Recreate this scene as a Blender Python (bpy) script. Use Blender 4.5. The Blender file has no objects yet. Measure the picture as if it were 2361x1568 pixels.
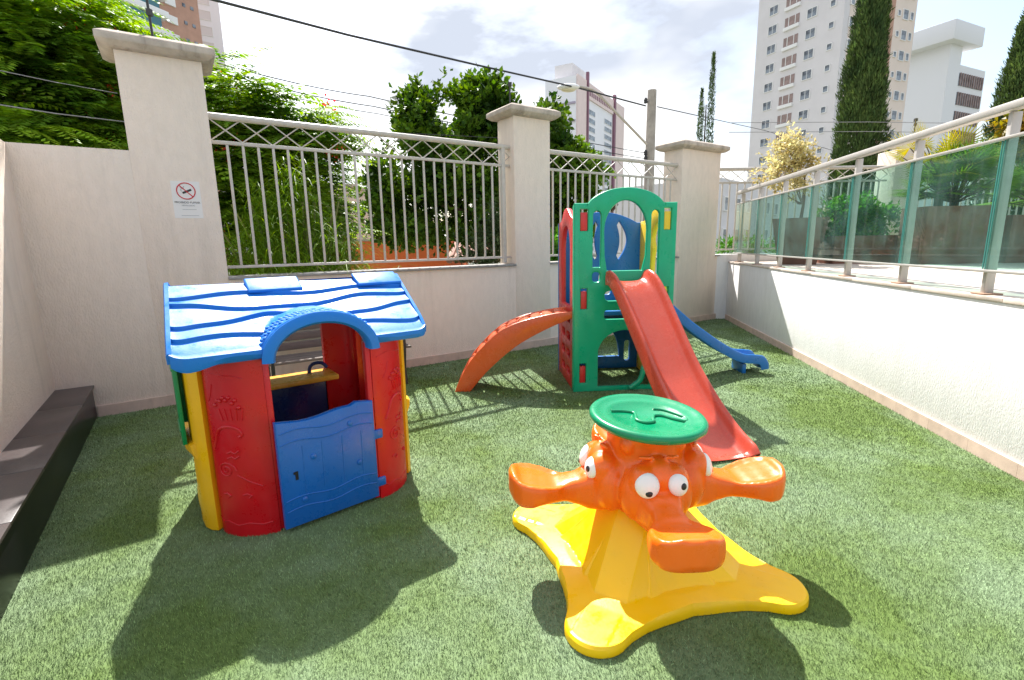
import bpy, bmesh, math, random
import numpy as np
from mathutils import Vector, Matrix, noise as mnoise
random.seed(7); rng = np.random.default_rng(7)
SC = bpy.context.scene; COL = SC.collection
PI = math.pi

# ------------------------------------------------------------------ camera
FPX, PITCH, ROLL, CAMZ = 497.13, 0.1922, -0.0185, 1.6
_f = Vector((0, math.cos(PITCH), -math.sin(PITCH))); _r = Vector((1, 0, 0)); _u = _r.cross(_f)
RT = _r*math.cos(ROLL) + _u*math.sin(ROLL); UP = _u*math.cos(ROLL) - _r*math.sin(ROLL)
cam = bpy.data.cameras.new('camera'); camo = bpy.data.objects.new('camera', cam); COL.objects.link(camo)
cam.sensor_width = 36; cam.lens = FPX/1024*36; cam.clip_start = .05; cam.clip_end = 3000
M = Matrix((( RT.x, UP.x, -_f.x, 0), (RT.y, UP.y, -_f.y, 0), (RT.z, UP.z, -_f.z, CAMZ), (0, 0, 0, 1)))
camo.matrix_world = M; SC.camera = camo
SC.render.resolution_x, SC.render.resolution_y = 1024, 680

# ------------------------------------------------------------------ world + sun
SUN_EL = math.radians(50.5); SUN_DIR = Vector((-.285*math.cos(SUN_EL), .958*math.cos(SUN_EL), math.sin(SUN_EL)))
W = bpy.data.worlds.new("World"); SC.world = W; W.use_nodes = True
nt = W.node_tree; nd = nt.nodes; lk = nt.links; nd.clear()
out = nd.new('ShaderNodeOutputWorld'); bg = nd.new('ShaderNodeBackground'); bg.inputs[1].default_value = .118
sky = nd.new('ShaderNodeTexSky'); sky.sky_type = 'NISHITA'; sky.sun_disc = False
sky.sun_elevation = SUN_EL; sky.sun_rotation = math.radians(-16.6); sky.air_density = 1.2; sky.dust_density = 2.5
tc = nd.new('ShaderNodeTexCoord'); mp = nd.new('ShaderNodeMapping'); mp.inputs['Scale'].default_value = (1, 1, 2.6)
n1 = nd.new('ShaderNodeTexNoise'); n1.inputs['Scale'].default_value = 2.3; n1.inputs['Detail'].default_value = 7; n1.inputs['Roughness'].default_value = .55
cr = nd.new('ShaderNodeValToRGB'); cr.color_ramp.elements[0].position = .38; cr.color_ramp.elements[1].position = .58
n2 = nd.new('ShaderNodeTexNoise'); n2.inputs['Scale'].default_value = 1.6; n2.inputs['Detail'].default_value = 5
mp2 = nd.new('ShaderNodeMapping'); mp2.inputs['Location'].default_value = (3.1, 1.2, .4); mp2.inputs['Scale'].default_value = (1, 1, 2.2)
cr2 = nd.new('ShaderNodeValToRGB'); cr2.color_ramp.elements[0].position = .40; cr2.color_ramp.elements[1].position = .58
cr2.color_ramp.elements[0].color = (2.75, 3.0, 3.5, 1); cr2.color_ramp.elements[1].color = (5.9, 5.9, 5.85, 1)
mx = nd.new('ShaderNodeMix'); mx.data_type = 'RGBA'
lk.new(tc.outputs['Generated'], mp.inputs[0]); lk.new(mp.outputs[0], n1.inputs[0]); lk.new(n1.outputs[0], cr.inputs[0])
lk.new(tc.outputs['Generated'], mp2.inputs[0]); lk.new(mp2.outputs[0], n2.inputs[0]); lk.new(n2.outputs[0], cr2.inputs[0])
lk.new(cr.outputs[0], mx.inputs[0]); lk.new(sky.outputs[0], mx.inputs[6]); lk.new(cr2.outputs[0], mx.inputs[7])
lk.new(mx.outputs[2], bg.inputs[0]); lk.new(bg.outputs[0], out.inputs[0])
sl = bpy.data.lights.new('sun', 'SUN'); sl.energy = 5.0; sl.angle = math.radians(.55); sl.color = (1, .97, .92)
so = bpy.data.objects.new('sun', sl); COL.objects.link(so); so.location = (0, 0, 20)
so.rotation_euler = (-SUN_DIR).to_track_quat('-Z', 'Y').to_euler()
SC.view_settings.view_transform = 'Standard'; SC.view_settings.look = 'None'; SC.view_settings.gamma = 1
SC.view_settings.exposure = 1.16
SC.cycles.max_bounces = 8; SC.cycles.transparent_max_bounces = 24

# ------------------------------------------------------------------ helpers
def ray(x, y):
    px, py = x*1024/2360, y*1024/2360
    return _f*FPX + RT*(px-512) - UP*(py-340)
def at(x, y, Y):
    d = ray(x, y); return Vector((0, 0, CAMZ)) + d*(Y/d.y)
def floor_at(x, y, z=0):
    d = ray(x, y); return Vector((0, 0, CAMZ)) + d*((z-CAMZ)/d.z)

def tag(o, label=None, cat=None, group=None, kind=None):
    if label: o['label'] = label
    if cat: o['category'] = cat
    if group: o['group'] = group
    if kind: o['kind'] = kind
    return o
def empty(name, loc=(0, 0, 0), rz=0, **k):
    o = bpy.data.objects.new(name, None); COL.objects.link(o); o.location = loc; o.rotation_euler = (0, 0, rz)
    o.empty_display_size = .1
    return tag(o, **k)
def link(name, me, mat, parent=None, **k):
    me.name = name
    me.materials.clear()
    for m in (mat if isinstance(mat, (list, tuple)) else [mat]): me.materials.append(m)
    o = bpy.data.objects.new(name, me); COL.objects.link(o)
    if parent is not None: o.parent = parent
    return tag(o, **k)
def copy_tree(o, parent=None):
    c = o.copy(); COL.objects.link(c); c.parent = parent
    for ch in list(o.children): copy_tree(ch, c)
    return c

class MB:
    def __init__(s): s.v = []; s.f = []; s.mi = []
    def add(s, vs, fs, m=0):
        b = len(s.v); s.v += [tuple(p) for p in vs]; s.f += [tuple(i+b for i in f) for f in fs]; s.mi += [m]*len(fs); return s
    def box(s, c, d, M=None, m=0):
        x, y, z = d[0]/2, d[1]/2, d[2]/2
        vs = [Vector((c[0]+i*x, c[1]+j*y, c[2]+k*z)) for i in (-1, 1) for j in (-1, 1) for k in (-1, 1)]
        if M is not None: vs = [M @ p for p in vs]
        return s.add(vs, [(0, 1, 3, 2), (4, 6, 7, 5), (0, 4, 5, 1), (2, 3, 7, 6), (0, 2, 6, 4), (1, 5, 7, 3)], m)
    def prism(s, pts, z0, z1, M=None, m=0):
        n = len(pts); vs = [Vector((p[0], p[1], z0)) for p in pts] + [Vector((p[0], p[1], z1)) for p in pts]
        if M is not None: vs = [M @ p for p in vs]
        return s.add(vs, [tuple(range(n-1, -1, -1)), tuple(range(n, 2*n))] + [(i, (i+1) % n, n+(i+1) % n, n+i) for i in range(n)], m)
    def tube(s, path, r, seg=8, m=0, caps=True):
        P = [Vector(p) for p in path]; n = len(P); R = r if isinstance(r, (list, tuple)) else [r]*n
        vs = []; last = None
        for i, p in enumerate(P):
            t = (P[min(i+1, n-1)] - P[max(i-1, 0)])
            if t.length < 1e-9: t = Vector((0, 0, 1))
            t.normalize()
            if last is None:
                a = Vector((0, 0, 1)) if abs(t.z) < .9 else Vector((1, 0, 0)); x = t.cross(a).normalized()
            else:
                x = (last - t*last.dot(t)).normalized()
            y = t.cross(x); last = x
            for k in range(seg):
                an = 2*PI*k/seg + (PI/4 if seg == 4 else 0); vs.append(p + (x*math.cos(an) + y*math.sin(an))*R[i])
        fs = [(i*seg+k, i*seg+(k+1) % seg, (i+1)*seg+(k+1) % seg, (i+1)*seg+k) for i in range(n-1) for k in range(seg)]
        if caps: fs += [tuple(range(seg-1, -1, -1)), tuple(range((n-1)*seg, n*seg))]
        return s.add(vs, fs, m)
    def lathe(s, prof, seg=32, M=None, m=0):
        vs = []; n = len(prof)
        for r, z in prof:
            for k in range(seg):
                a = 2*PI*k/seg; p = Vector((r*math.cos(a), r*math.sin(a), z)); vs.append(M @ p if M is not None else p)
        fs = [(i*seg+k, i*seg+(k+1) % seg, (i+1)*seg+(k+1) % seg, (i+1)*seg+k) for i in range(n-1) for k in range(seg)]
        fs += [tuple(range(seg-1, -1, -1)), tuple(range((n-1)*seg, n*seg))]
        return s.add(vs, fs, m)
    def ball(s, c, r, M=None, seg=20, rings=12, m=0):
        r = r if isinstance(r, (list, tuple)) else (r, r, r)
        vs = []
        for i in range(rings+1):
            th = PI*i/rings
            for k in range(seg):
                a = 2*PI*k/seg; p = Vector((r[0]*math.sin(th)*math.cos(a), r[1]*math.sin(th)*math.sin(a), r[2]*math.cos(th)))
                if M is not None: p = M @ p
                vs.append(p + Vector(c))
        fs = [(i*seg+k, (i+1)*seg+k, (i+1)*seg+(k+1) % seg, i*seg+(k+1) % seg) for i in range(rings) for k in range(seg)]
        return s.add(vs, fs, m)
    def grid(s, rows, m=0, close=False):
        n = len(rows[0]); vs = [p for r in rows for p in r]; fs = []
        for i in range(len(rows)-1):
            for k in range(n if close else n-1):
                fs.append((i*n+k, i*n+(k+1) % n, (i+1)*n+(k+1) % n, (i+1)*n+k))
        return s.add(vs, fs, m)
    def mesh(s, name='mesh', smooth=False, ang=None, bevel=0, seg=2, merge=False):
        me = bpy.data.meshes.new(name); me.from_pydata(s.v, [], s.f)
        me.polygons.foreach_set('material_index', s.mi)
        bm = bmesh.new(); bm.from_mesh(me)
        if merge: bmesh.ops.remove_doubles(bm, verts=bm.verts, dist=1e-5)
        bmesh.ops.recalc_face_normals(bm, faces=bm.faces)
        if bevel:
            es = [e for e in bm.edges if len(e.link_faces) == 2 and e.calc_face_angle(0) > .5]
            bmesh.ops.bevel(bm, geom=es, offset=bevel, segments=seg, affect='EDGES', profile=.5, clamp_overlap=True)
        bm.to_mesh(me); bm.free()
        if smooth or bevel:
            me.polygons.foreach_set('use_smooth', [True]*len(me.polygons))
            me.set_sharp_from_angle(angle=math.radians(ang or 40))
        return me
    def build(s, name, mat, parent=None, smooth=False, ang=None, bevel=0, seg=2, merge=False, **k):
        return link(name, s.mesh(name, smooth, ang, bevel, seg, merge), mat, parent, **k)

def eval_mesh(ob):
    dg = bpy.context.evaluated_depsgraph_get(); me = bpy.data.meshes.new_from_object(ob.evaluated_get(dg))
    return me
def solidify(me, th, offset=-1, subsurf=0, bevel=0, remesh=0, smooth=0):
    o = bpy.data.objects.new('tmp', me); COL.objects.link(o)
    if th:
        m = o.modifiers.new('s', 'SOLIDIFY'); m.thickness = th; m.offset = offset
    if remesh:
        m = o.modifiers.new('r', 'REMESH'); m.mode = 'VOXEL'; m.voxel_size = remesh; m.use_smooth_shade = True
    if smooth:
        m = o.modifiers.new('m', 'SMOOTH'); m.iterations = smooth; m.factor = .6
    if bevel:
        m = o.modifiers.new('b', 'BEVEL'); m.width = bevel; m.segments = 2; m.limit_method = 'ANGLE'
    if subsurf:
        m = o.modifiers.new('u', 'SUBSURF'); m.levels = subsurf; m.render_levels = subsurf
    r = eval_mesh(o); bpy.data.objects.remove(o)
    r.polygons.foreach_set('use_smooth', [True]*len(r.polygons)); r.set_sharp_from_angle(angle=math.radians(45))
    return r
def panel_mesh(outer, holes, th, bevel=.006, res=2):
    """flat rounded-edge panel with holes, standing in the local XZ plane, thickness along Y"""
    from mathutils.geometry import delaunay_2d_cdt
    def clean(L):
        o = []
        for p in L:
            p = (float(p[0]), float(p[1]))
            if not o or math.hypot(p[0]-o[-1][0], p[1]-o[-1][1]) > 1e-4: o.append(p)
        if math.hypot(o[0][0]-o[-1][0], o[0][1]-o[-1][1]) < 1e-4: o.pop()
        a = sum(o[i][0]*o[(i+1) % len(o)][1]-o[(i+1) % len(o)][0]*o[i][1] for i in range(len(o)))
        return o if a > 0 else o[::-1]
    def offs(L, d):
        n = len(L); r = []
        for i in range(n):
            a, b, c = Vector(L[i-1]), Vector(L[i]), Vector(L[(i+1) % n]); t1 = (b-a).normalized(); t2 = (c-b).normalized()
            n1 = Vector((-t1.y, t1.x)); n2 = Vector((-t2.y, t2.x)); m = (n1+n2)
            m = m.normalized() if m.length > 1e-6 else n1
            r.append(tuple(b+m*(d/max(.5, m.dot(n1)))))
        return r
    loops = [clean(outer)] + [clean(h) for h in holes]; sg = [1]+[-1]*len(holes)
    prof = [(bevel, -th/2), (bevel*.35, -th/2+bevel*.3), (0, -th/2+bevel), (0, th/2-bevel), (bevel*.35, th/2-bevel*.3), (bevel, th/2)]
    inner = [offs(L, bevel*g) for L, g in zip(loops, sg)]
    pts = []; edges = []; faces = []
    for L in inner:
        b0 = len(pts); pts += [Vector(p) for p in L]; edges += [(b0+k, b0+(k+1) % len(L)) for k in range(len(L))]
    vo, eo, fo, _, _, _ = delaunay_2d_cdt(pts, edges, [], 0, 1e-6)
    def inp(p, L):
        c = False; j_ = len(L)-1
        for i in range(len(L)):
            if (L[i][1] > p.y) != (L[j_][1] > p.y) and p.x < (L[j_][0]-L[i][0])*(p.y-L[i][1])/(L[j_][1]-L[i][1])+L[i][0]: c = not c
            j_ = i
        return c
    keep = []
    for f in fo:
        c = sum((vo[i] for i in f), Vector((0, 0)))/len(f)
        if inp(c, inner[0]) and not any(inp(c, h) for h in inner[1:]): keep.append(f)
    b = MB()
    for y in (-th/2, th/2): b.add([(v.x, y, v.y) for v in vo], keep)
    for L, g in zip(loops, sg):
        rows = [[(p[0], y, p[1]) for p in offs(L, o_*g)] for o_, y in prof]; b.grid(rows, close=True)
    return b.mesh('panel', smooth=True, ang=35, merge=True)
def rrect(x0, z0, x1, z1, r, n=5):
    pts = []
    for cx, cz, a0 in ((x1-r, z1-r, 0), (x0+r, z1-r, 90), (x0+r, z0+r, 180), (x1-r, z0+r, 270)):
        for i in range(n+1):
            a = math.radians(a0 + 90*i/n); pts.append((cx+r*math.cos(a), cz+r*math.sin(a)))
    return pts
def catmull(P, n=6, closed=False):
    P = [Vector(p) for p in P]; N = len(P); out = []
    rg = range(N if closed else N-1)
    for i in rg:
        a = P[(i-1) % N] if closed else P[max(i-1, 0)]; b = P[i]; c = P[(i+1) % N]; d = P[(i+2) % N] if closed else P[min(i+2, N-1)]
        for k in range(n):
            t = k/n; out.append(.5*((2*b) + (c-a)*t + (2*a-5*b+4*c-d)*t*t + (3*b-a-3*c+d)*t**3))
    if not closed: out.append(P[-1])
    return out

# ------------------------------------------------------------------ materials
def mat(name, col, rough=.5, var=.0, vscale=4, stretch=(1, 1, 1), bump=0, bscale=60, bstretch=(1, 1, 1), spec=.5, metal=0, coat=0,
        col2=None, cr_=(.35, .65), trans=0, dirt=0, dscale=3, dcol=(.2, .17, .13), rand_island=0, detail=5, sss=0, dst=(1, 1, .35), rvar=0):
    m = bpy.data.materials.new(name); m.use_nodes = True; n = m.node_tree.nodes; l = m.node_tree.links
    b = n['Principled BSDF']; b.inputs['Roughness'].default_value = rough; b.inputs['Metallic'].default_value = metal
    b.inputs['Specular IOR Level'].default_value = spec; b.inputs['Coat Weight'].default_value = coat; b.inputs['Coat Roughness'].default_value = .15
    c = (*col, 1); b.inputs['Base Color'].default_value = c
    tc = n.new('ShaderNodeTexCoord')
    def tex(scale, st, det=5, rgh=.6):
        mpn = n.new('ShaderNodeMapping'); mpn.inputs['Scale'].default_value = st; t = n.new('ShaderNodeTexNoise')
        t.inputs['Scale'].default_value = scale; t.inputs['Detail'].default_value = det; t.inputs['Roughness'].default_value = rgh
        l.new(tc.outputs['Object'], mpn.inputs[0]); l.new(mpn.outputs[0], t.inputs[0]); return t
    src = None
    if var or col2:
        t = tex(vscale, stretch, detail); r = n.new('ShaderNodeValToRGB'); r.color_ramp.elements[0].position = cr_[0]; r.color_ramp.elements[1].position = cr_[1]
        c2 = col2 or tuple(x*(1-var) for x in col)
        r.color_ramp.elements[0].color = (*c2, 1); r.color_ramp.elements[1].color = c; l.new(t.outputs[0], r.inputs[0]); src = r.outputs[0]
    if rand_island:
        g = n.new('ShaderNodeNewGeometry'); hs = n.new('ShaderNodeHueSaturation'); mr = n.new('ShaderNodeMapRange')
        mr.inputs['To Min'].default_value = 1-rand_island; mr.inputs['To Max'].default_value = 1+rand_island
        l.new(g.outputs['Random Per Island'], mr.inputs[0]); l.new(mr.outputs[0], hs.inputs['Value'])
        mr2 = n.new('ShaderNodeMapRange'); mr2.inputs['To Min'].default_value = .485; mr2.inputs['To Max'].default_value = .515
        mm = n.new('ShaderNodeMath'); mm.operation = 'FRACT'; m2 = n.new('ShaderNodeMath'); m2.operation = 'MULTIPLY'; m2.inputs[1].default_value = 7.31
        l.new(g.outputs['Random Per Island'], m2.inputs[0]); l.new(m2.outputs[0], mm.inputs[0]); l.new(mm.outputs[0], mr2.inputs[0]); l.new(mr2.outputs[0], hs.inputs['Hue'])
        if src: l.new(src, hs.inputs['Color'])
        else: hs.inputs['Color'].default_value = c
        src = hs.outputs[0]
    if dirt:
        t = tex(dscale, dst, 8, .7); r = n.new('ShaderNodeValToRGB'); r.color_ramp.elements[0].position = .52; r.color_ramp.elements[1].position = .78
        r.color_ramp.elements[0].color = (0, 0, 0, 1); r.color_ramp.elements[1].color = (dirt, dirt, dirt, 1); l.new(t.outputs[0], r.inputs[0])
        x = n.new('ShaderNodeMix'); x.data_type = 'RGBA'; l.new(r.outputs[0], x.inputs[0]); x.inputs[7].default_value = (*dcol, 1)
        if src: l.new(src, x.inputs[6])
        else: x.inputs[6].default_value = c
        src = x.outputs[2]
    if src: l.new(src, b.inputs['Base Color'])
    if rvar:
        t = tex(9, (1, 1, 1), 8, .75); mr = n.new('ShaderNodeMapRange'); mr.inputs['From Min'].default_value = .35; mr.inputs['From Max'].default_value = .65; mr.inputs['To Min'].default_value = rough*(1-rvar); mr.inputs['To Max'].default_value = min(1, rough*(1+rvar)); l.new(t.outputs[0], mr.inputs[0]); l.new(mr.outputs[0], b.inputs['Roughness'])
    if bump:
        t = tex(bscale, bstretch, 4, .65); bp = n.new('ShaderNodeBump'); bp.inputs['Strength'].default_value = bump; bp.inputs['Distance'].default_value = .01
        l.new(t.outputs[0], bp.inputs['Height']); l.new(bp.outputs[0], b.inputs['Normal'])
    if trans:
        o = n['Material Output']; tr = n.new('ShaderNodeBsdfTranslucent'); ms = n.new('ShaderNodeMixShader'); ms.inputs[0].default_value = trans
        if src: l.new(src, tr.inputs[0])
        else: tr.inputs[0].default_value = c
        hs2 = n.new('ShaderNodeHueSaturation'); hs2.inputs['Value'].default_value = 1.35; hs2.inputs['Saturation'].default_value = 1.15; hs2.inputs['Hue'].default_value = .485
        if src: l.new(src, hs2.inputs['Color'])
        else: hs2.inputs['Color'].default_value = c
        l.new(hs2.outputs[0], tr.inputs[0])
        l.new(b.outputs[0], ms.inputs[1]); l.new(tr.outputs[0], ms.inputs[2]); l.new(ms.outputs[0], o.inputs[0])
    return m
def plastic(name, col, rough=.36, var=.1, sss=0):
    m = mat(name, col, rough, var=var, vscale=5, rvar=.4, bump=.05, bscale=90, dirt=.22, dscale=6, dcol=tuple(x*.5+.1 for x in col))
    return m
M_WALL = mat('wall_plaster', (.80, .675, .57), .92, var=.06, vscale=14, stretch=(1, 1, .45), bump=.8, bscale=75, bstretch=(1, 1, .45), spec=.15, dirt=.34, dscale=4, dst=(1, 1, .10), dcol=(.42, .35, .29))
M_WALL2 = mat('wall_plaster_white', (.78, .765, .76), .92, var=.07, vscale=12, stretch=(1, 1, .35), bump=.5, bscale=80, bstretch=(1, 1, .35), spec=.15, dirt=.26, dscale=4, dst=(1, 1, .10), dcol=(.46, .42, .37))
M_CAP = mat('cap_concrete', (.55, .47, .40), .95, var=.25, vscale=7, bump=.5, bscale=40, dirt=.85, dscale=7, dst=(1, 1, .12), dcol=(.17, .14, .115), spec=.1)
M_SILL = mat('sill_stone', (.33, .31, .29), .7, var=.3, vscale=20, bump=.2)
M_BASE = mat('baseboard_tile', (.66, .50, .41), .6, var=.18, vscale=8, bump=.1, dirt=.25, dscale=5)
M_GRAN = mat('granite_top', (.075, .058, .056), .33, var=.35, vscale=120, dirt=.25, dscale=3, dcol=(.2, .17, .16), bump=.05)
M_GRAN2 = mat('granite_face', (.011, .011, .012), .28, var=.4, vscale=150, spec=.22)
M_RAIL = mat('railing_paint', (.55, .50, .44), .45, var=.12, vscale=12, dirt=.35, dscale=9, dcol=(.25, .18, .13))
M_ALU = mat('railing_aluminium', (.50, .465, .43), .4, var=.06, vscale=10, metal=.25)
M_LEDGE = mat('ledge_stone', (.66, .56, .48), .75, var=.2, vscale=8, bump=.2, dirt=.25, dscale=6)
M_PAVE = mat('terrace_paving', (.72, .62, .54), .6, var=.1, vscale=3, bump=.05, dirt=.15)
M_RED = plastic('red_plastic', (.58, .002, .010)); M_BLUE = plastic('blue_plastic', (.008, .13, .50), .3)
M_ROOF = plastic('roof_blue_plastic', (.02, .19, .62), .40, .05); M_ROOF.node_tree.nodes['Principled BSDF'].inputs['Specular IOR Level'].default_value = .19
M_YEL = plastic('yellow_plastic', (.90, .47, .005)); M_GRN = plastic('green_plastic', (.0, .40, .20)); M_GRN2 = plastic('dark_green_plastic', (.0, .22, .06))
M_GRN3 = plastic('seat_green_plastic', (.0, .24, .10), .28)
M_STAR = plastic('star_yellow_plastic', (.95, .57, .0), .40, .03); M_ORG = plastic('orange_plastic', (.94, .15, .005), .32, .04)
M_SLIDE = plastic('slide_red_plastic', (.52, .068, .038), .27); M_CLIMB = plastic('climber_orange_plastic', (.66, .10, .022), .3)
M_TRED = plastic('tower_red_plastic', (.62, .03, .03), .35); M_TYEL = plastic('tower_yellow_plastic', (.88, .60, .03), .35)
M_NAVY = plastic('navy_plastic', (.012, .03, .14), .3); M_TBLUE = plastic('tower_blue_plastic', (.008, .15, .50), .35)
M_COUNTER = plastic('counter_plastic', (.85, .42, .05), .3)
M_WHITE = mat('eye_white', (.85, .84, .82), .3); M_BLACK = mat('black_paint', (.012, .012, .014), .35)
M_IRON = mat('cast_iron', (.03, .028, .028), .5, bump=.2); M_WOOD = mat('weathered_wood', (.17, .13, .11), .8, var=.3, vscale=6, stretch=(1, 6, 6), bump=.3, bscale=30)
M_DARK = mat('dark_gap', (.01, .01, .01), .8)  # near-black for the wall crack and the keyhole

# ------------------------------------------------------------------ frames of the place
WA = Vector((-3.85, 4.82, 0)); DU = Vector((.835, .550, 0)).normalized(); DN = Vector((DU.y, -DU.x, 0))   # along wall / towards the court
WM = Matrix(((DU.x, -DN.x, 0, WA.x), (DU.y, -DN.y, 0, WA.y), (0, 0, 1, 0), (0, 0, 0, 1)))   # local x = along, y = away from the court
R0 = Vector((4.378, 10.06, 0)); R1 = Vector((3.366, 3.05, 0)); DR = (R1-R0).normalized(); NR = Vector((-DR.y, DR.x, 0))  # NR points away from court (+x)
RM = Matrix(((DR.x, NR.x, 0, R0.x), (DR.y, NR.y, 0, R0.y), (0, 0, 1, 0), (0, 0, 0, 1)))    # local x = towards viewer, y = away from court
TER = 1.165
def setm(o, M): o.matrix_world = M; return o

# ground + court + terrace (setting)
MB().box((0, 400, -3.1), (2400, 2400, .2)).build('ground', mat('ground_far', (.16, .17, .12), .9, var=.4, vscale=.05), kind='structure')
court = [(-2.6, -2), (3.9, -2), (3.37, 3.05), (4.38, 10.06), (4.31, 10.3), (-4.45, 4.45), (-2.2, 1.0)]
def turf_mat(name, blades):
    m = bpy.data.materials.new(name); m.use_nodes = True; n = m.node_tree.nodes; l = m.node_tree.links; b = n['Principled BSDF']
    b.inputs['Roughness'].default_value = .75; b.inputs['Specular IOR Level'].default_value = .2 if blades else .1
    g = n.new('ShaderNodeNewGeometry'); mp_ = n.new('ShaderNodeMapping'); l.new(g.outputs['Position'], mp_.inputs[0])
    t = n.new('ShaderNodeTexNoise'); t.inputs['Scale'].default_value = .8; t.inputs['Detail'].default_value = 5; t.inputs['Roughness'].default_value = .62; l.new(mp_.outputs[0], t.inputs[0])
    r = n.new('ShaderNodeValToRGB'); e = r.color_ramp.elements; e[0].position = .38; e[1].position = .60
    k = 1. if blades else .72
    e[0].color = (.16*k, .24*k, .065*k, 1); e[1].color = (.25*k, .345*k, .19*k, 1); l.new(t.outputs[0], r.inputs[0]); src = r.outputs[0]  # noise blends yellow-green turf with a paler tone that paints in its sheen
    if blades:
        h = n.new('ShaderNodeHueSaturation'); q = n.new('ShaderNodeValToRGB'); q.color_ramp.interpolation = 'LINEAR'
        q.color_ramp.elements[0].color = (.45, .45, .45, 1); q.color_ramp.elements[1].color = (1.95, 1.95, 1.95, 1)
        w = q.color_ramp.elements.new(.8); w.color = (.95, .95, .95, 1)
        l.new(g.outputs['Random Per Island'], q.inputs[0]); l.new(q.outputs[0], h.inputs['Value']); l.new(src, h.inputs['Color']); src = h.outputs[0]
    l.new(src, b.inputs['Base Color']); return m
M_TURF = turf_mat('turf_base', False); M_BLADE = turf_mat('turf_blades', True)
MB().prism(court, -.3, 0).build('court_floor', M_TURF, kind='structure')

def inside(px, py, poly):
    c = np.zeros(len(px), bool); n = len(poly); j = n-1
    for i in range(n):
        xi, yi = poly[i]; xj, yj = poly[j]
        c ^= ((yi > py) != (yj > py)) & (px < (xj-xi)*(py-yi)/(yj-yi+1e-12)+xi); j = i
    return c
def turf():
    pts = []
    for (y0, y1, dens) in ((1.0, 2.2, 38000), (2.2, 3.2, 25000), (3.2, 4.6, 15000), (4.6, 6.5, 8000), (6.5, 10.3, 4200)):
        x0, x1 = -1.15*y1-.2, 1.1*y1+.2; x0 = max(x0, -4.6); x1 = min(x1, 4.5); N = int((x1-x0)*(y1-y0)*dens)
        x = rng.uniform(x0, x1, N); y = rng.uniform(y0, y1, N); k = inside(x, y, court)
        k &= np.abs(x) < 1.13*y+.25
        pts.append(np.stack([x[k], y[k], np.full(k.sum(), {38000: .0015, 25000: .0019, 15000: .0026, 8000: .0040, 4200: .006}[dens])], 1))
    P = np.concatenate(pts); N = len(P); a = rng.uniform(0, 2*PI, N); lean = rng.uniform(.2, 1.25, N); L = rng.uniform(.007, .0145, N)*(.8+P[:, 2]*60)
    w = P[:, 2]*rng.uniform(.7, 1.3, N)
    zone = 1.9*np.sin(P[:, 0]*1.1+np.sin(P[:, 1]*.9)*1.3)+1.4*np.sin(P[:, 1]*.8+P[:, 0]*.4+1.)
    a = np.where(rng.random(N) < .55, zone+rng.normal(size=N)*.7, a); az = a + PI/2 + rng.uniform(-.6, .6, N)
    dx, dy = np.cos(az)*np.sin(lean)*L, np.sin(az)*np.sin(lean)*L
    V = np.zeros((N, 4, 3)); V[:, 0, 0] = P[:, 0]-np.cos(a)*w/2; V[:, 0, 1] = P[:, 1]-np.sin(a)*w/2
    V[:, 1, 0] = P[:, 0]+np.cos(a)*w/2; V[:, 1, 1] = P[:, 1]+np.sin(a)*w/2
    z = np.cos(lean)*L+.002
    for j, s in ((2, .35), (3, -.35)):
        V[:, j, 0] = P[:, 0]+dx+s*np.cos(a)*w; V[:, j, 1] = P[:, 1]+dy+s*np.sin(a)*w; V[:, j, 2] = z
    me = bpy.data.meshes.new('t'); me.vertices.add(N*4); me.vertices.foreach_set('co', V.ravel()); me.loops.add(N*4)
    me.loops.foreach_set('vertex_index', np.arange(N*4, dtype=np.int32)); me.polygons.add(N)
    me.polygons.foreach_set('loop_start', np.arange(N, dtype=np.int32)*4); me.polygons.foreach_set('loop_total', np.full(N, 4, np.int32)); me.update()
    link('artificial_turf', me, M_BLADE, label='short green artificial turf covering the play court', cat='grass', kind='stuff')
turf()

# ---- back wall, pillars
UEND = 9.995
def wall_obj(name, boxes, m, label, cat, group=None, base=None):
    b = MB()
    for c in boxes: b.box(((c[0]+c[1])/2, (c[2]+c[3])/2, (c[4]+c[5])/2), (c[1]-c[0], c[3]-c[2], c[5]-c[4]))
    o = b.build(name, m, bevel=.0012, label=label, cat=cat, group=group); return o
low = wall_obj('boundary_wall', [(-.9, 10.25, 0, .28, -3, 1.27)], M_WALL, 'long low plastered wall carrying the fence railings behind the playset', 'wall'); setm(low, WM)
b = MB()
for u0, u1 in ((.99, 4.70), (5.34, 8.37), (9.49, 10.2)):
    b.box(((u0+u1)/2, .13, 1.2865), (u1-u0-.004, .32, .03))
b.build('sill', M_SILL, low, bevel=.004)
MB().tube(catmull([(9.955+.008*math.sin(k*2.1), -.004, .1+k*.17) for k in range(8)], 2), .006, 5).build('crack', M_DARK, low)
b = MB(); u = -.27
while u < 9.9:
    b.box((u+.22, -.010, .055), (.438, .024, .11)); u += .44
b.build('baseboard', M_BASE, low)
lw = wall_obj('side_wall', [(-.9, .2995, -.004, .279, -.05, 2.53)], M_WALL, 'plain plastered wall section left of the tallest pillar, below the trees', 'wall'); setm(lw, WM)
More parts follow.
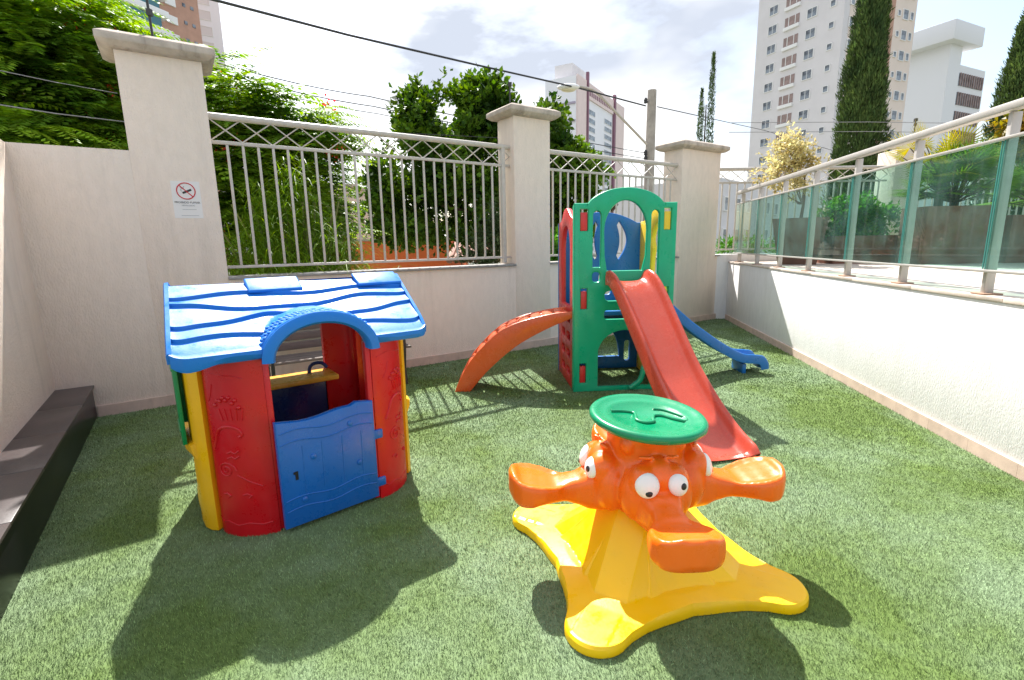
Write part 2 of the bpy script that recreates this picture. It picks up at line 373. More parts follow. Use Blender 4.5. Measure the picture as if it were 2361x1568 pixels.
def pillar(name, u0, u1, top, label, capov=.12, capz=.11, d=.42):
    o = MB().box(((u0+u1)/2, d/2-.004, top/2-.05), (u1-u0, d, top+.1)).build(name, M_WALL, bevel=.0012, label=label, cat='pillar', group='plastered pillars of the boundary wall'); setm(o, WM)
    c = MB(); x0, x1, y0, y1 = u0-capov, u1+capov, -capov, d+capov
    prof = [(0, 0), (capov, .045), (capov, capz), (capov-.09, capz+.045)]
    rings = []
    for off, z in [(0.01, 0), (capov*.55, .012), (capov, .05), (capov, capz), (capov-.07, capz+.04)]:
        rings.append([(u0-off, -off, top+z-.06), (u1+off, -off, top+z-.06), (u1+off, d+off, top+z-.06), (u0-off, d+off, top+z-.06)])
    vs = [p for r in rings for p in r]; n = len(rings)
    fs = [(i*4+k, i*4+(k+1) % 4, (i+1)*4+(k+1) % 4, (i+1)*4+k) for i in range(n-1) for k in range(4)] + [(3, 2, 1, 0), tuple(range((n-1)*4, n*4))]
    c.add(vs, fs).build('cap', M_CAP, o, bevel=.006)
    return o
pillar('pillar', .30, .99, 3.47, 'tallest plastered pillar with the no smoking notice and stained cap')
pillar('pillar', 4.70, 5.34, 3.41, 'plastered pillar in the middle between two railings, tree behind it')
pillar('pillar', 8.37, 9.49, 3.28, 'wide plastered pillar right of the playset near the corner with the glass railing')

# ---- left wall and granite step  (local: x = along DN from corner, y = towards left)
LM = Matrix(((DN.x, -DU.x, 0, 0), (DN.y, -DU.y, 0, 0), (0, 0, 1, 0), (0, 0, 0, 1)))
LO = WA + DU*(-.55); LM.translation = LO
o = MB().box((.9, .14, 1.265), (1.796, .28, 2.53)).build('return_wall', M_WALL, bevel=.004, label='plastered wall at the far left standing on the granite step', cat='wall'); setm(o, LM)
o = MB().box((2.05, 1.0, 1.26), (.26, 1.5, 2.52)).build('return_wall', M_WALL2, bevel=.004, label='pale wall end cut by the left edge of the photo', cat='wall'); setm(o, LM)
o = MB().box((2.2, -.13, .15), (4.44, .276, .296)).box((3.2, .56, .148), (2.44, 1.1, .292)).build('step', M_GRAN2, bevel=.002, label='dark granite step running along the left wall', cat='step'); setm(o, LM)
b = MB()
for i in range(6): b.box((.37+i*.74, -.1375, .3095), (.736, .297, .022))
b.box((3.2, .57, .3095), (2.44, 1.1, .022)); b.build('tread', M_GRAN, o, bevel=.003)

# ---- terrace beyond the right wall
rw = MB().box((5.9, .14, .565), (12.6, .28, 1.13)).build('retaining_wall', M_WALL2, bevel=.003, label='white textured retaining wall along the right side under the glass railing', cat='wall')
RWM = RM.copy(); setm(rw, RWM)
b = MB(); u = -.3
while u < 12.1: b.box((u+.5, .145, 1.148), (.996, .31, .032)); u += 1.0
b.build('ledge', M_LEDGE, rw, bevel=.004)
b = MB(); u = .02
while u < 12: b.box((u+.22, -.008, .05), (.438, .022, .10)); u += .44
b.build('baseboard', M_BASE, rw)
MB().prism([(3.62, -3), (14, -3), (14, 10.35), (4.62, 10.25), (4.66, 10.0), (3.62, 3.0)], .9, TER-.015).build('terrace_paving', M_PAVE, kind='structure')

# ---- railings on the boundary wall
def railing(M, u0, u1, off, label, z0=1.40, zm=2.69, zt=2.945, step=.150, posts=()):
    root = empty('railing', label=label, cat='railing', group='painted steel railings between the pillars'); root.matrix_world = M
    MB().tube([(u0, off, zt), (u1, off, zt)], .034, 10).build('top_rail', M_RAIL, root, smooth=True)
    MB().box(((u0+u1)/2, off, zm), (u1-u0, .035, .035)).build('middle_rail', M_RAIL, root, bevel=.004)
    MB().box(((u0+u1)/2, off, z0), (u1-u0, .035, .03)).build('bottom_rail', M_RAIL, root, bevel=.004)
    me = None; n = int((u1-u0-.08)/step); s = (u1-u0)/(n+1)
    bm_ = MB().box((0, 0, (z0+zm)/2), (.026, .022, zm-z0-.034)).mesh('bar', bevel=.004)
    for i in range(n):
        o = link('bar', bm_, M_RAIL, root) if i == 0 else None
        if o is None:
            o = bpy.data.objects.new('bar', bm_); COL.objects.link(o); o.parent = root
        o.location = (u0+s*(i+1), off, 0)
    b = MB(); p = s*4; u = u0; h0, h1 = zm+.015, zt-.02; k = 0
    while u < u1-.02:
        for ph, y in ((0, .006), (1, -.006)):
            for q in (0, 1):
                a, c = u+q*2*s, min(u+(q+1)*2*s, u1)
                if a >= u1: continue
                za, zc = (h0, h1) if (q+ph) % 2 == 0 else (h1, h0)
                b.tube([(a, off+y, za), (c, off+y, za+(zc-za)*(c-a)/(2*s))], .007, 6)
        u += p
    b.build('lattice', M_RAIL, root, smooth=True)
    for u in posts: MB().box((u, off, (1.305+zt)/2), (.06, .06, zt-1.305-.03)).build('post', M_RAIL, root, bevel=.005)
    return root
railing(WM, .99, 4.70, .12, 'longest steel railing, left of the middle pillar, with trees behind', posts=(4.58,))
railing(WM, 5.34, 8.37, .12, 'steel railing right of the middle pillar, behind the playset')
FM = Matrix(((.9995, -.03, 0, 3.95), (.03, .9995, 0, 10.17), (0, 0, 1, 0), (0, 0, 0, 1)))
railing(FM, .1, 3.55, .0, 'steel railing at the far end of the terrace, seen through the glass', posts=())
railing(FM, 4.1, 9.0, .0, 'steel railing at far right behind the palm planters')
o = MB().box((4.4, .17, -.2), (9.0, .2, 3.2)).build('end_wall', M_WALL2, label='low wall under the far terrace railing', cat='wall'); 
o.matrix_world = FM @ Matrix.Translation((0, -.16, 0)); o.scale = (1, 1, .93)
o = MB().box((3.83, .1, 2.2), (.5, .5, 2.1)).build('pillar', M_WALL, bevel=.01, label='pale pillar in the far terrace railing, behind the green shrub', cat='pillar'); o.matrix_world = FM
# ---- no smoking notice
def text_mesh(s, size, ext=.0008):
    cu = bpy.data.curves.new('t', 'FONT'); cu.body = s; cu.size = size; cu.align_x = 'CENTER'; cu.extrude = ext
    o = bpy.data.objects.new('tmp', cu); COL.objects.link(o); me = eval_mesh(o); bpy.data.objects.remove(o)
    me.transform(Matrix(((1, 0, 0, 0), (0, 0, -1, 0), (0, 1, 0, 0), (0, 0, 0, 1)))); return me
sg = MB().box((0, 0, 0), (.245, .004, .36)).build('no_smoking_sign', mat('sign_paper', (.74, .70, .66), .4), label='white no smoking notice stuck on the tallest pillar', cat='sign')
sg.matrix_world = WM @ Matrix.Translation((.712, -.003, 2.09))
M_SR = mat('sign_red', (.55, .02, .03), .5); M_SK = mat('sign_ink', (.03, .03, .03), .6); M_SG = mat('sign_grey', (.25, .25, .25), .6)
ring = []
for k in range(49):
    a = 2*PI*k/48; ring.append((.078*math.cos(a), -.003, .085+.078*math.sin(a)))
MB().tube(ring, .0055, 6).tube([(-.055, -.0035, .14), (.055, -.0035, .03)], .005, 6).build('prohibition_ring', M_SR, sg, smooth=True)
MB().box((0, 0, 0), (.085, .0025, .019), Matrix.Translation((.008, -.0035, .082)) @ Matrix.Rotation(math.radians(-25), 4, 'Y')).build('cigarette', M_SK, sg)
MB().tube([(-.035, -.003, .08), (-.045, -.003, .095), (-.035, -.003, .105), (-.042, -.003, .12)], .0025, 5).tube([(-.015, -.003, .105), (-.022, -.003, .118), (-.012, -.003, .13)], .0025, 5).build('smoke', M_SG, sg)
t = link('lettering', text_mesh('PROIBIDO FUMAR', .027), M_SK, sg); t.location = (0, -.003, -.035)
t = link('lettering', text_mesh('NESTE LOCAL', .018), M_SG, sg); t.location = (.005, -.003, -.062)
MB().box((0.01, -.0025, -.095), (.12, .001, .003)).box((.01, -.0025, -.155), (.15, .001, .003)).build('small_print', M_SG, sg)

# ---- glass balustrade
def glass_mat():
    m = bpy.data.materials.new('green_glass'); m.use_nodes = True; n = m.node_tree.nodes; l = m.node_tree.links; n.remove(n['Principled BSDF'])
    tr = n.new('ShaderNodeBsdfTransparent'); tr.inputs[0].default_value = (.66, .83, .79, 1); gl = n.new('ShaderNodeBsdfGlossy'); gl.inputs['Roughness'].default_value = .03
    fr = n.new('ShaderNodeFresnel'); fr.inputs[0].default_value = 1.5; mxs = n.new('ShaderNodeMixShader')
    df = n.new('ShaderNodeBsdfDiffuse'); df.inputs[0].default_value = (.35, .6, .55, 1); m2 = n.new('ShaderNodeMixShader'); m2.inputs[0].default_value = .06
    tcn = n.new('ShaderNodeTexCoord'); no = n.new('ShaderNodeTexNoise'); no.inputs['Scale'].default_value = 3; no.inputs['Detail'].default_value = 6
    mr = n.new('ShaderNodeMapRange'); mr.inputs['From Min'].default_value = .4; mr.inputs['From Max'].default_value = .8; mr.inputs['To Min'].default_value = .02; mr.inputs['To Max'].default_value = .12
    l.new(tcn.outputs['Object'], no.inputs[0]); l.new(no.outputs[0], mr.inputs[0]); l.new(mr.outputs[0], m2.inputs[0])
    gg = n.new('ShaderNodeNewGeometry'); mq = n.new('ShaderNodeMath'); mq.operation = 'SUBTRACT'; mq.inputs[0].default_value = 1; l.new(gg.outputs['Backfacing'], mq.inputs[1]); mz = n.new('ShaderNodeMath'); mz.operation = 'MULTIPLY'; l.new(fr.outputs[0], mz.inputs[0]); l.new(mq.outputs[0], mz.inputs[1]); l.new(mz.outputs[0], mxs.inputs[0]); l.new(tr.outputs[0], m2.inputs[1]); l.new(df.outputs[0], m2.inputs[2]); l.new(m2.outputs[0], mxs.inputs[1]); l.new(gl.outputs[0], mxs.inputs[2])
    l.new(mxs.outputs[0], n['Material Output'].inputs[0]); return m
M_GLASS = glass_mat(); M_GEDGE = mat('glass_edge', (.07, .27, .24), .15)
ba = empty('glass_railing', label='aluminium railing with green glass panes on the right retaining wall', cat='railing'); ba.matrix_world = RM
MB().box((5.2, .035, 2.465), (10.1, .075, .06)).build('handrail', M_ALU, ba, bevel=.012)
MB().box((5.2, .02, 2.258), (10.06, .03, .022)).build('glass_rail', M_ALU, ba, bevel=.004)
MB().box((5.2, .02, 1.338), (10.06, .03, .02)).build('glass_rail', M_ALU, ba, bevel=.004)
for i in range(10):
    v = .43 + i*1.003
    pst = MB().box((v, .065, (TER+2.43)/2), (.040, .062, 2.43-TER)).build('post', M_ALU, ba, bevel=.004)
    MB().box((v, .065, TER+.006), (.13, .13, .012)).build('foot_plate', mat('rusty_plate', (.42, .26, .17), .7, var=.3) if i == 0 else bpy.data.materials['rusty_plate'], pst, bevel=.003)
    if i < 9:
        g = MB().box((v+.5015, .02, 1.798), (.985, .008, .894)).build('glass_pane', M_GLASS, ba)
        for e_ in (.010, .993): MB().box((v+e_, .02, 1.798), (.006, .0085, .894)).build('glass_edge', M_GEDGE, g)
MB().box((.31, .02, 1.798), (.20, .008, .894)).build('glass_pane', M_GLASS, ba)

# ================================================================== playhouse
HM = Matrix.Rotation(math.atan2(.588, .809), 4, 'Z'); HM.translation = Vector((-1.23, 2.95, 0))
ho = empty('playhouse', label='plastic playhouse with blue wavy roof, red corners and blue half door', cat='playhouse'); ho.matrix_world = HM
def slope(y): return 1.385 - .485*(.39-y) - .05*max(0, (.39-y)/.63)**2*0
ARC, AW, AH0, AH = .015, .315, 1.03, .215
def arch_z(x):
    q = (x-ARC)/AW
    return AH0 + AH*math.sqrt(max(0, 1-q*q)) if abs(q) < 1 else -9
YF, YR, YB = -.25, .39, 1.03
def roof_cols():
    xs = sorted(set([round(-.71+1.42*i/70, 4) for i in range(71)] + [ARC-AW*math.cos(PI*k/28) for k in range(29)]))
    return xs
LINES = [lambda x: .21+.035*math.sin(8*x+1.2), lambda x: .40+.06*math.sin(5.2*x+2.2)+.015*math.sin(13*x), lambda x: .61+.055*math.sin(7.4*x+.2)+.02*math.sin(15*x+1), lambda x: .82+.035*math.sin(8.4*x+2.4), lambda x: 1.0]
def roof_top(x, t, lift):
    e_ = max(0, abs(x)-.62)/.10
    yf = YF + .075*(1-math.sqrt(max(0, 1-min(1, e_)**2)))
    y = YR + (yf-YR)*t
    z = slope(y) + lift
    z -= .030*max(0, t-.8)**2/.04*.6
    za = arch_z(x)
    if za > z:
        z = za + .002
    u_ = (x+.71)/1.42; xx = (-.655-.045*t)*(1-u_)+(.755-.085*t)*u_
    k_ = max(0, abs(x)-.36)/.35; xx = (xx*(1-t)+x*t)*(1-k_)+xx*k_
    return Vector((xx, y, z-.012*(1-t)*(x+.3)))
def front_y(x): return YF
mb = MB(); cols = roof_cols(); rows_all = []
ts = []
K = 6
prev = [0]*len(cols)
bands = []
for bi, L in enumerate(LINES):
    nxt = [min(1, L(x)) if bi < len(LINES)-1 else 1.0 for x in cols]
    for k in range(K+1):
        q = k/K
        bands.append([roof_top(x, prev[i]+(nxt[i]-prev[i])*q, .002+.019*q) for i, x in enumerate(cols)])
    prev = nxt
# front lip : rim under the eave, following the arch, wavy below
def eave_z(x): return roof_top(x, 1, .028).z
wav = lambda x: .014*math.sin(9*x+1)+.010*math.sin(17*x)
def lip(x, dy, dz):
    inarch = arch_z(x) > slope(YF)
    p_ = roof_top(x, 1, .028); return Vector((p_.x*(1+.0), p_.y+dy, p_.z+dz - (wav(x)+.008 if not inarch else 0)*(1 if dz < -.02 else 0)))
bands.append([lip(x, -.012, -.010) for x in cols]); bands.append([lip(x, -.016, -.030) for x in cols]); bands.append([lip(x, -.006, -.052) for x in cols])
# underside back to the ridge
for t in (1, .9, .75, .5, .25, 0):
    bands.append([roof_top(x, t, .0)-Vector((0, -.012 if t == 1 else 0, .036)) for x in cols])
mb.grid(bands)
# back slope
bb = []
for k in range(13):
    y = YR+(YB-YR)*k/12; bb.append([Vector((x*(1-.26*k/12), y, 1.388-.485*(y-YR))) for x in (-.655, -.3, .1, .4, .755)])
bb += [[Vector((x*.74, YB, 1.388-.485*(YB-YR)-.05)) for x in (-.655, -.3, .1, .4, .755)]] + [[Vector((x, YR, 1.34)) for x in (-.655, -.3, .1, .4, .755)]]
mb.grid(bb)
# gable end rims
for sx in (-1, 1):
    X_ = sx*.71
    fr0 = [roof_top(X_, t_/12, .02) for t_ in range(12, -1, -1)]
    bk0 = [Vector(((-.655 if sx < 0 else .755)*(1-.26*k/4), YR+(YB-YR)*k/4, 1.388-.485*(YB-YR)*k/4+.004)) for k in range(1, 5)]
    rr_ = []
    for p_ in fr0+bk0:
        rr_.append([p_+Vector((-sx*.012, 0, .004)), p_+Vector((sx*.008, 0, .002)), p_+Vector((sx*.014, 0, -.012)), p_+Vector((sx*.012, 0, -.050)), p_+Vector((-sx*.012, 0, -.050))])
    mb.grid(rr_, close=True); mb.add(rr_[0], [tuple(range(5))]); mb.add(rr_[-1], [tuple(range(5))])
# scales over the arch
for r_ in range(4):
    for k in range(17):
        a = PI*(.1+.8*(k+.5*(r_ % 2))/17)
        q = math.cos(a); x = ARC-AW*q; yv = YF+.035+r_*.034
        zz = AH0+AH*math.sin(a)
        if zz+.0 > slope(yv):
            mb.ball((x, yv, zz+.001), (.019, .019, .007), seg=8, rings=4)
roof = mb.build('roof', M_ROOF, ho, smooth=True, ang=32)
for x0, x1 in ((-.255, .06), (.42, .735)):
    tl = MB().box((0, 0, 0), (x1-x0, .16, .022), Matrix.Translation(((x0+x1)/2, .325, 1.372)) @ Matrix.Rotation(math.radians(25.8), 4, 'X')).build('ridge_tile', M_ROOF, roof, bevel=.010, seg=3)
# arch hood
hp = [(ARC-AW*1.0*math.cos(PI*k/30), YF-.014, AH0-.03+(AH+.025)*math.sin(PI*k/30)) for k in range(31)]
b = MB()
rings = []
for k, p in enumerate(hp):
    a = PI*k/30; nx, nz = -math.cos(a), math.sin(a)
    rings.append([Vector((p[0]+nx*o_, YF+y_, p[2]+nz*o_)) for o_, y_ in ((.004, -.005), (.008, -.030), (-.010, -.046), (-.045, -.046), (-.058, -.03), (-.058, .05), (-.03, .05))])
b.grid(rings, close=True)
b.add(rings[0], [tuple(range(7))]); b.add(rings[-1], [tuple(range(6, -1, -1))])
b.build('arch_hood', M_ROOF, roof, smooth=True, ang=50)
# walls
def plan_panel(name, path, th, z0, z1, m, inward, bulge=None, relief=None, nz=14):
    """vertical panel following a plan path; inward = side the thickness goes to"""
    P = [Vector((p[0], p[1], 0)) for p in path]; n = len(P); N = []
    for i in range(n):
        t = (P[min(i+1, n-1)]-P[max(i-1, 0)]).normalized(); N.append(Vector((-t.y, t.x, 0))*inward)
    b = MB(); rows = []
    for k in range(nz+1):
        q = k/nz; z = z0+(z1-z0)*q; o_ = bulge(q) if bulge else 0
        rows.append([P[i]-N[i]*o_+Vector((0, 0, z)) for i in range(n)])
    inner = [[P[i]+N[i]*th+Vector((0, 0, z0+(z1-z0)*k/nz)) for i in range(n)] for k in range(nz+1)]
    b.grid(rows); b.grid(inner)
    b.grid([rows[0], inner[0]]); b.grid([rows[-1], inner[-1]])
    b.grid([[r[0] for r in rows], [r[0] for r in inner]]); b.grid([[r[-1] for r in rows], [r[-1] for r in inner]])
    if relief: relief(b, P, N)
    return b.build(name, m, ho, smooth=True, ang=40, merge=True)
def on_path(P, N, q, z, off=.0):
    q = max(0, min(.9999, q))*(len(P)-1); i = int(q); f = q-i
    return P[i].lerp(P[i+1], f) - N[i]*off + Vector((0, 0, z))
def relief_front(flip):
    def fn(b, P, N):
        Q = (lambda q: 1-q) if flip else (lambda q: q)
        def line(pts, r=.005, cl=False):
            b.tube([on_path(P, N, Q(q), z, .001) for q, z in pts], r, 6)
        line([(.12, .93), (.3, .95), (.5, .94), (.62, .935), (.72, .92)], .003)
        line([(.32, .89), (.28, .83), (.22, .79)], .003)
        # cupcake
        for i in range(5): b.ball(on_path(P, N, Q(.34+.075*i), .775+.03*math.sin(i*.9), .0), .013, seg=8, rings=5)
        for i in range(4): b.ball(on_path(P, N, Q(.38+.075*i), .80+.02*math.sin(i), .0), .012, seg=8, rings=5)
        for i in range(5): line([(.38+.075*i, .755), (.42+.06*i, .69)], .006)
        # candy cane
        cc = [(.22, .52), (.28, .57), (.33, .62), (.38, .645), (.5, .655), (.6, .64), (.64, .61), (.6, .595)]
        b.tube(catmull([on_path(P, N, Q(q), z, .0) for q, z in cc], 3), .009, 8)
        # bows
        for z in (.50, .47):
            line([(.42, z), (.48, z+.012), (.52, z), (.58, z+.016)], .005)
        # lollipop
        line([(.38+(.14-.002*k)*math.cos(k*.55)*(1-k/26), .40+(.048)*(1-k/26)*math.sin(k*.55)) for k in range(24)], .0045)
        line([(.52, .375), (.66, .335), (.8, .30)], .004)
        for q in (.35, .62): line([(q-.06, .255), (q, .262), (q+.05, .25), (q+.01, .235)], .005)
        line([(.1, .10), (.2, .075), (.3, .09), (.45, .07), (.6, .085), (.75, .07), (.88, .075)], .0035)
    return fn
cl = [(-.565, .03), (-.56, -.03), (-.53, -.09), (-.48, -.145), (-.42, -.185), (-.35, -.21), (-.30, -.215)]
plan_panel('corner_panel', [tuple(p[:2]) for p in catmull([(x, y, 0) for x, y in cl], 3)], .045, .0, 1.06, M_RED, 1, relief=relief_front(False), nz=10)
plan_panel('corner_panel', [tuple(p[:2]) for p in catmull([(-x, y, 0) for x, y in cl], 3)], .045, .0, 1.06, M_RED, -1, relief=relief_front(True), nz=10)
for s in (-1, 1):   # back corners, tall
    pp = [(s*.565, .70), (s*.56, .78), (s*.50, .84), (s*.40, .86), (s*.30, .86)]
    plan_panel('corner_panel', [tuple(p[:2]) for p in catmull([(x, y, 0) for x, y in pp], 3)], .045, 0, 1.10, M_RED, s, nz=4)
    # door jambs
    MB().box((s*.283, -.185, .52), (.035, .055, 1.02)).build('jamb', M_RED, ho, bevel=.008)
# side walls, yellow, with window, green shutters and flower box
for s in (-1, 1):
    bul = lambda q: .035*max(0, math.sin(PI*min(1, q/.5)))**.7 if q < .5 else 0
    plan_panel('side_wall', [(s*.560, .025), (s*.585, .05), (s*.604, .09), (s*.612, .20)], .04, .01, 1.06, M_YEL, -s*-1*-1 if s > 0 else 1, bulge=lambda q: 0)
    b = MB()
    b.box((s*.60, .41, .27), (.05, .60, .52)); b.box((s*.60, .41, 1.03), (.05, .60, .06)); b.box((s*.60, .66, .78), (.05, .10, .5))
    b.build('side_wall', M_YEL, ho, bevel=.015, seg=3)
    prof = [(0, 0), (.035, .02), (.06, .06), (.065, .10), (.0, .12)]
    b = MB(); r_ = []
    for y in (.07, .16, .25, .38, .5, .62):
        e = 1 if .07 < y < .62 else .6; r_.append([Vector((s*(.622+p[0]*e), y, .42+p[1])) for p in prof])
    b.grid(r_, close=True).add(r_[0], [tuple(range(5))]).add(r_[-1], [tuple(range(5))]); b.build('window_box', M_YEL, ho, smooth=True, ang=50)
    # belly relief under window
    b = MB()
    for k in range(4): b.ball((s*.625, .12+.13*k, .30+.02*(k % 2)), (.022, .05, .05), seg=12, rings=8)
    b.ball((s*.61, .30, .10), (.045, .27, .14)); b.build('side_relief', M_YEL, ho, smooth=True)
    if s < 0: MB().box((s*.682, .245, .78), (.022, .28, .52)).box((s*.694, .245, .60), (.01, .26, .012)).box((s*.694, .245, .95), (.01, .26, .012)).box((s*.65, .36, .78), (.06, .03, .4)).build('shutter', M_GRN2, ho, bevel=.006)
# back wall
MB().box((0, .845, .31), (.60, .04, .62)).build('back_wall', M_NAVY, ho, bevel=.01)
MB().box((0.02, .70, .645), (.62, .27, .04)).build('counter', M_COUNTER, ho, bevel=.012, seg=3)
ta = MB(); ta.tube(catmull([(.16, .74, .665), (.17, .74, .71), (.20, .73, .735), (.25, .71, .735), (.28, .69, .70)], 4), .014, 10); ta.build('faucet', M_NAVY, ho, smooth=True)
# door
zt = lambda x: .655+.012*math.sin(x*14)+.02*(x > .15)
dp = [(-.285, .03), (.285, .03)] + [(.285-.57*k/16, zt(.285-.57*k/16)) for k in range(17)]
me = panel_mesh(dp, [], .045, .008)
dr = link('door', me, M_BLUE, ho); dr.location = (0.0, -.235, 0)
dr.rotation_euler = (0, 0, math.radians(5))
b = MB()
def dbox(x0, x1, z0, z1, t=.01): b.box(((x0+x1)/2, -.026, (z0+z1)/2), (x1-x0, t, z1-z0))
for z in (.53, .13):
    P = [(-.27+.54*k/12, -.0225, z+.012*math.sin(k*.8)) for k in range(13)]; P2 = [(p[0], p[1], p[2]+.065) for p in P]
    b.tube(P, .004, 6); b.tube(P2, .004, 6)
for x in (-.16, -.05, .07, .19): b.tube([(x, -.022, .22), (x+.004, -.022, .50)], .0028, 6)
for x, z in ((-.10, .42), (.17, .30), (.13, .56), (-.17, .18)): b.lathe([(.016, 0), (.016, .006), (.010, .009)], 14, Matrix.Translation((x, -.022, z)) @ Matrix.Rotation(PI/2, 4, 'X'))
b.build('door_relief', M_BLUE, dr, smooth=True)
MB().box((-.20, -.0235, .335), (.016, .004, .05)).box((-.207, -.0235, .352), (.02, .004, .014)).build('keyhole', M_DARK, dr)
for z in (.12, .44): MB().box((.305, .0, z), (.07, .04, .06)).build('hinge', M_BLUE, dr, bevel=.01)

# ================================================================== bench behind the house
bp = Vector((-1.235, 5.63, 0)); BM = Matrix(((DU.x, -DN.x, 0, bp.x), (DU.y, -DN.y, 0, bp.y), (0, 0, 1, 0), (0, 0, 0, 1)))
be = empty('garden_bench', label='garden bench with dark iron ends and grey wood slats behind the playhouse', cat='bench'); be.matrix_world = BM
b = MB()
for k in range(4): b.box((-.70, .05+k*.105, .44), (1.56, .085, .024))
b.build('seat', M_WOOD, be, bevel=.004)
b = MB()
for k in range(5): b.box((-.70, .46+k*.022, .53+k*.10), (1.50, .022, .085), )
b.build('backrest', M_WOOD, be, bevel=.004)
for x in (-1.40, 0):
    b = MB()
    b.tube(catmull([(x, .02, 0), (x, .05, .2), (x, .02, .42), (x, .03, .55), (x, .08, .66), (x, .2, .68), (x, .42, .64)], 5), .018, 8)
    b.tube(catmull([(x, .50, 0), (x, .42, .2), (x, .42, .42), (x, .50, .7), (x, .58, 1.0)], 5), .018, 8)
    b.tube([(x, .03, .425), (x, .44, .425)], .016, 8); b.tube(catmull([(x, .05, .12), (x, .22, .2), (x, .42, .14)], 5), .012, 8)
    b.tube(catmull([(x, .10, .60), (x, .2, .52), (x, .32, .6), (x, .25, .64)], 5), .010, 6)
    b.build('end_frame', M_IRON, be, smooth=True)

# ================================================================== play tower
TA = math.radians(4.0); TM = Matrix.Rotation(TA, 4, 'Z'); TM.translation = Vector((.655, 5.21, 0))
tw = empty('play_tower', label='green, red, blue and yellow plastic play tower with two slides and a climber', cat='playset'); tw.matrix_world = TM
TW_, TD = 1.065, .97
def arcpts(cx, cz, rx, rz, a0, a1, n): return [(cx+rx*math.cos(math.radians(a0+(a1-a0)*k/n)), cz+rz*math.sin(math.radians(a0+(a1-a0)*k/n))) for k in range(n+1)]
# front (green). local x from 0
outer = [(0, 0), (1.07, 0), (1.07, 1.985), (.94, 1.985)] + arcpts(.535, 1.90, .42, .235, 14, 166, 22) + [(.14, 1.985), (.0, 1.985)]
archh = arcpts(.535, 1.70, .225, .31, 0, 180, 20) + [(.32, 1.45), (.345, 1.30), (.72, 1.30), (.755, 1.45)]
slotL = arcpts(.235, 1.86, .042, .05, 0, 180, 8) + arcpts(.235, 1.23, .04, .045, 180, 360, 8)
slotL = arcpts(.235, 1.86, .042, .05, 0, 180, 8) + [(.193, 1.34), (.277, 1.34)]
slotL2 = rrect(.19, 1.185, .275, 1.29, .035)
slotR = arcpts(.845, 1.86, .042, .05, 0, 180, 8) + [(.803, 1.25), (.887, 1.25)]
ov1 = rrect(.325, .985, .60, 1.09, .05); ov2 = rrect(.325, .79, .60, .885, .03); ov1b = rrect(.66, .985, .80, 1.09, .05)
big = [(.265, .05), (.84, .05), (.84, .40)] + arcpts(.55, .40, .29, .27, 0, 180, 14)[1:-1] + [(.265, .40)]
tabs = [(.06, 1.71, .14, 1.925), (.07, .905, .14, 1.12), (.065, .10, .135, .315), (.935, 1.71, 1.01, 1.925), (.935, .905, 1.005, 1.12), (.935, .10, 1.0, .315)]
fp = link('front_panel', panel_mesh(outer, [archh, slotL, slotL2, slotR, ov1, ov2, ov1b, big] + [[(a, b_), (c, b_), (c, d), (a, d)] for a, b_, c, d in tabs], .06, .012, 3), M_GRN, tw)
for i, (a, b_, c, d) in enumerate(tabs):
    MB().box(((a+c)/2, .012, (b_+d)/2-.015), (c-a-.006, .05, d-b_-.03)).build('peg', M_TRED if i < 3 else M_TYEL, fp, bevel=.006)
for x in (.02, 1.05): MB().box((x, .05, .99), (.04, .05, 1.96)).build('corner_post', M_GRN, tw, bevel=.008)
# back (blue)
outer = [(0, 0), (1.04, 0), (1.04, 1.82), (.97, 1.82)] + catmull([(.97, 1.82, 0), (.85, 1.88, 0), (.70, 1.93, 0), (.52, 1.95, 0), (.34, 1.93, 0), (.19, 1.88, 0), (.07, 1.82, 0)], 4)[1:]
outer = [(p[0], p[1]) for p in outer] + [(0, 1.82)]
def cres(s, cx):
    a = [(cx+s*(.10*math.sin(PI*k/16)), 1.38+.46*k/16) for k in range(17)]
    c = [(cx+s*(-.035+.075*math.sin(PI*k/16)*.6-.0), 1.40+.42*k/16) for k in range(15, 0, -1)]
    return [(x, z) for x, z in a] + [(x, z) for x, z in c]
lowarch = arcpts(.52, .16, .26, .42, 0, 180, 16)
bslot = lambda x: rrect(x-.035, .10, x+.035, .36, .034)
bk = link('back_panel', panel_mesh([tuple(p) for p in outer], [cres(1, .745), cres(-1, .455), lowarch, bslot(.88), bslot(.16), rrect(.50, .95, .66, 1.22, .05)], .05, .01), M_TBLUE, tw); bk.location = (.0, TD, 0)
# left (red) and right (yellow) sides; local x runs into depth
def side(name, m, x, mirror):
    outer = [(0, 0), (TD-.06, 0), (TD-.06, 1.83), (TD-.16, 1.83)] + [(p[0], p[1]) for p in catmull([(TD-.16, 1.83, 0), (TD-.28, 1.87, 0), (TD-.42, 1.96, 0), (TD-.60, 1.96, 0), (.16, 1.87, 0), (0, 1.83, 0)], 4)[1:]]
    door = arcpts((TD-.06)/2, 1.52, .26, .26, 0, 180, 14) + [(.2, .90), (TD-.26, .90)]
    if mirror: door = arcpts(.30, 1.60, .19, .20, 0, 180, 14) + [(.13, .90), (.42, .90)] + [(.42+.07*math.sin(PI*k/8), .90+.70*k/8) for k in range(1, 8)]
    hs = [rrect(.17+.30*j, .12+.2*i, .38+.30*j, .21+.2*i, .04) for i in range(4) for j in range(2)]
    o = link(name, panel_mesh(outer, [door]+hs, .055, .012), m, tw); o.rotation_euler = (0, 0, PI/2); o.location = (x, .04, 0); return o
side('left_panel', M_TRED, .03, False); side('right_panel', M_TYEL, 1.035, True)
MB().box((.52, .49, .84), (.96, .86, .05)).build('platform', M_TBLUE, tw, bevel=.01)
MB().box((.33, .95, .50), (.0399, .05, .04)).build('brace', M_NAVY, tw)
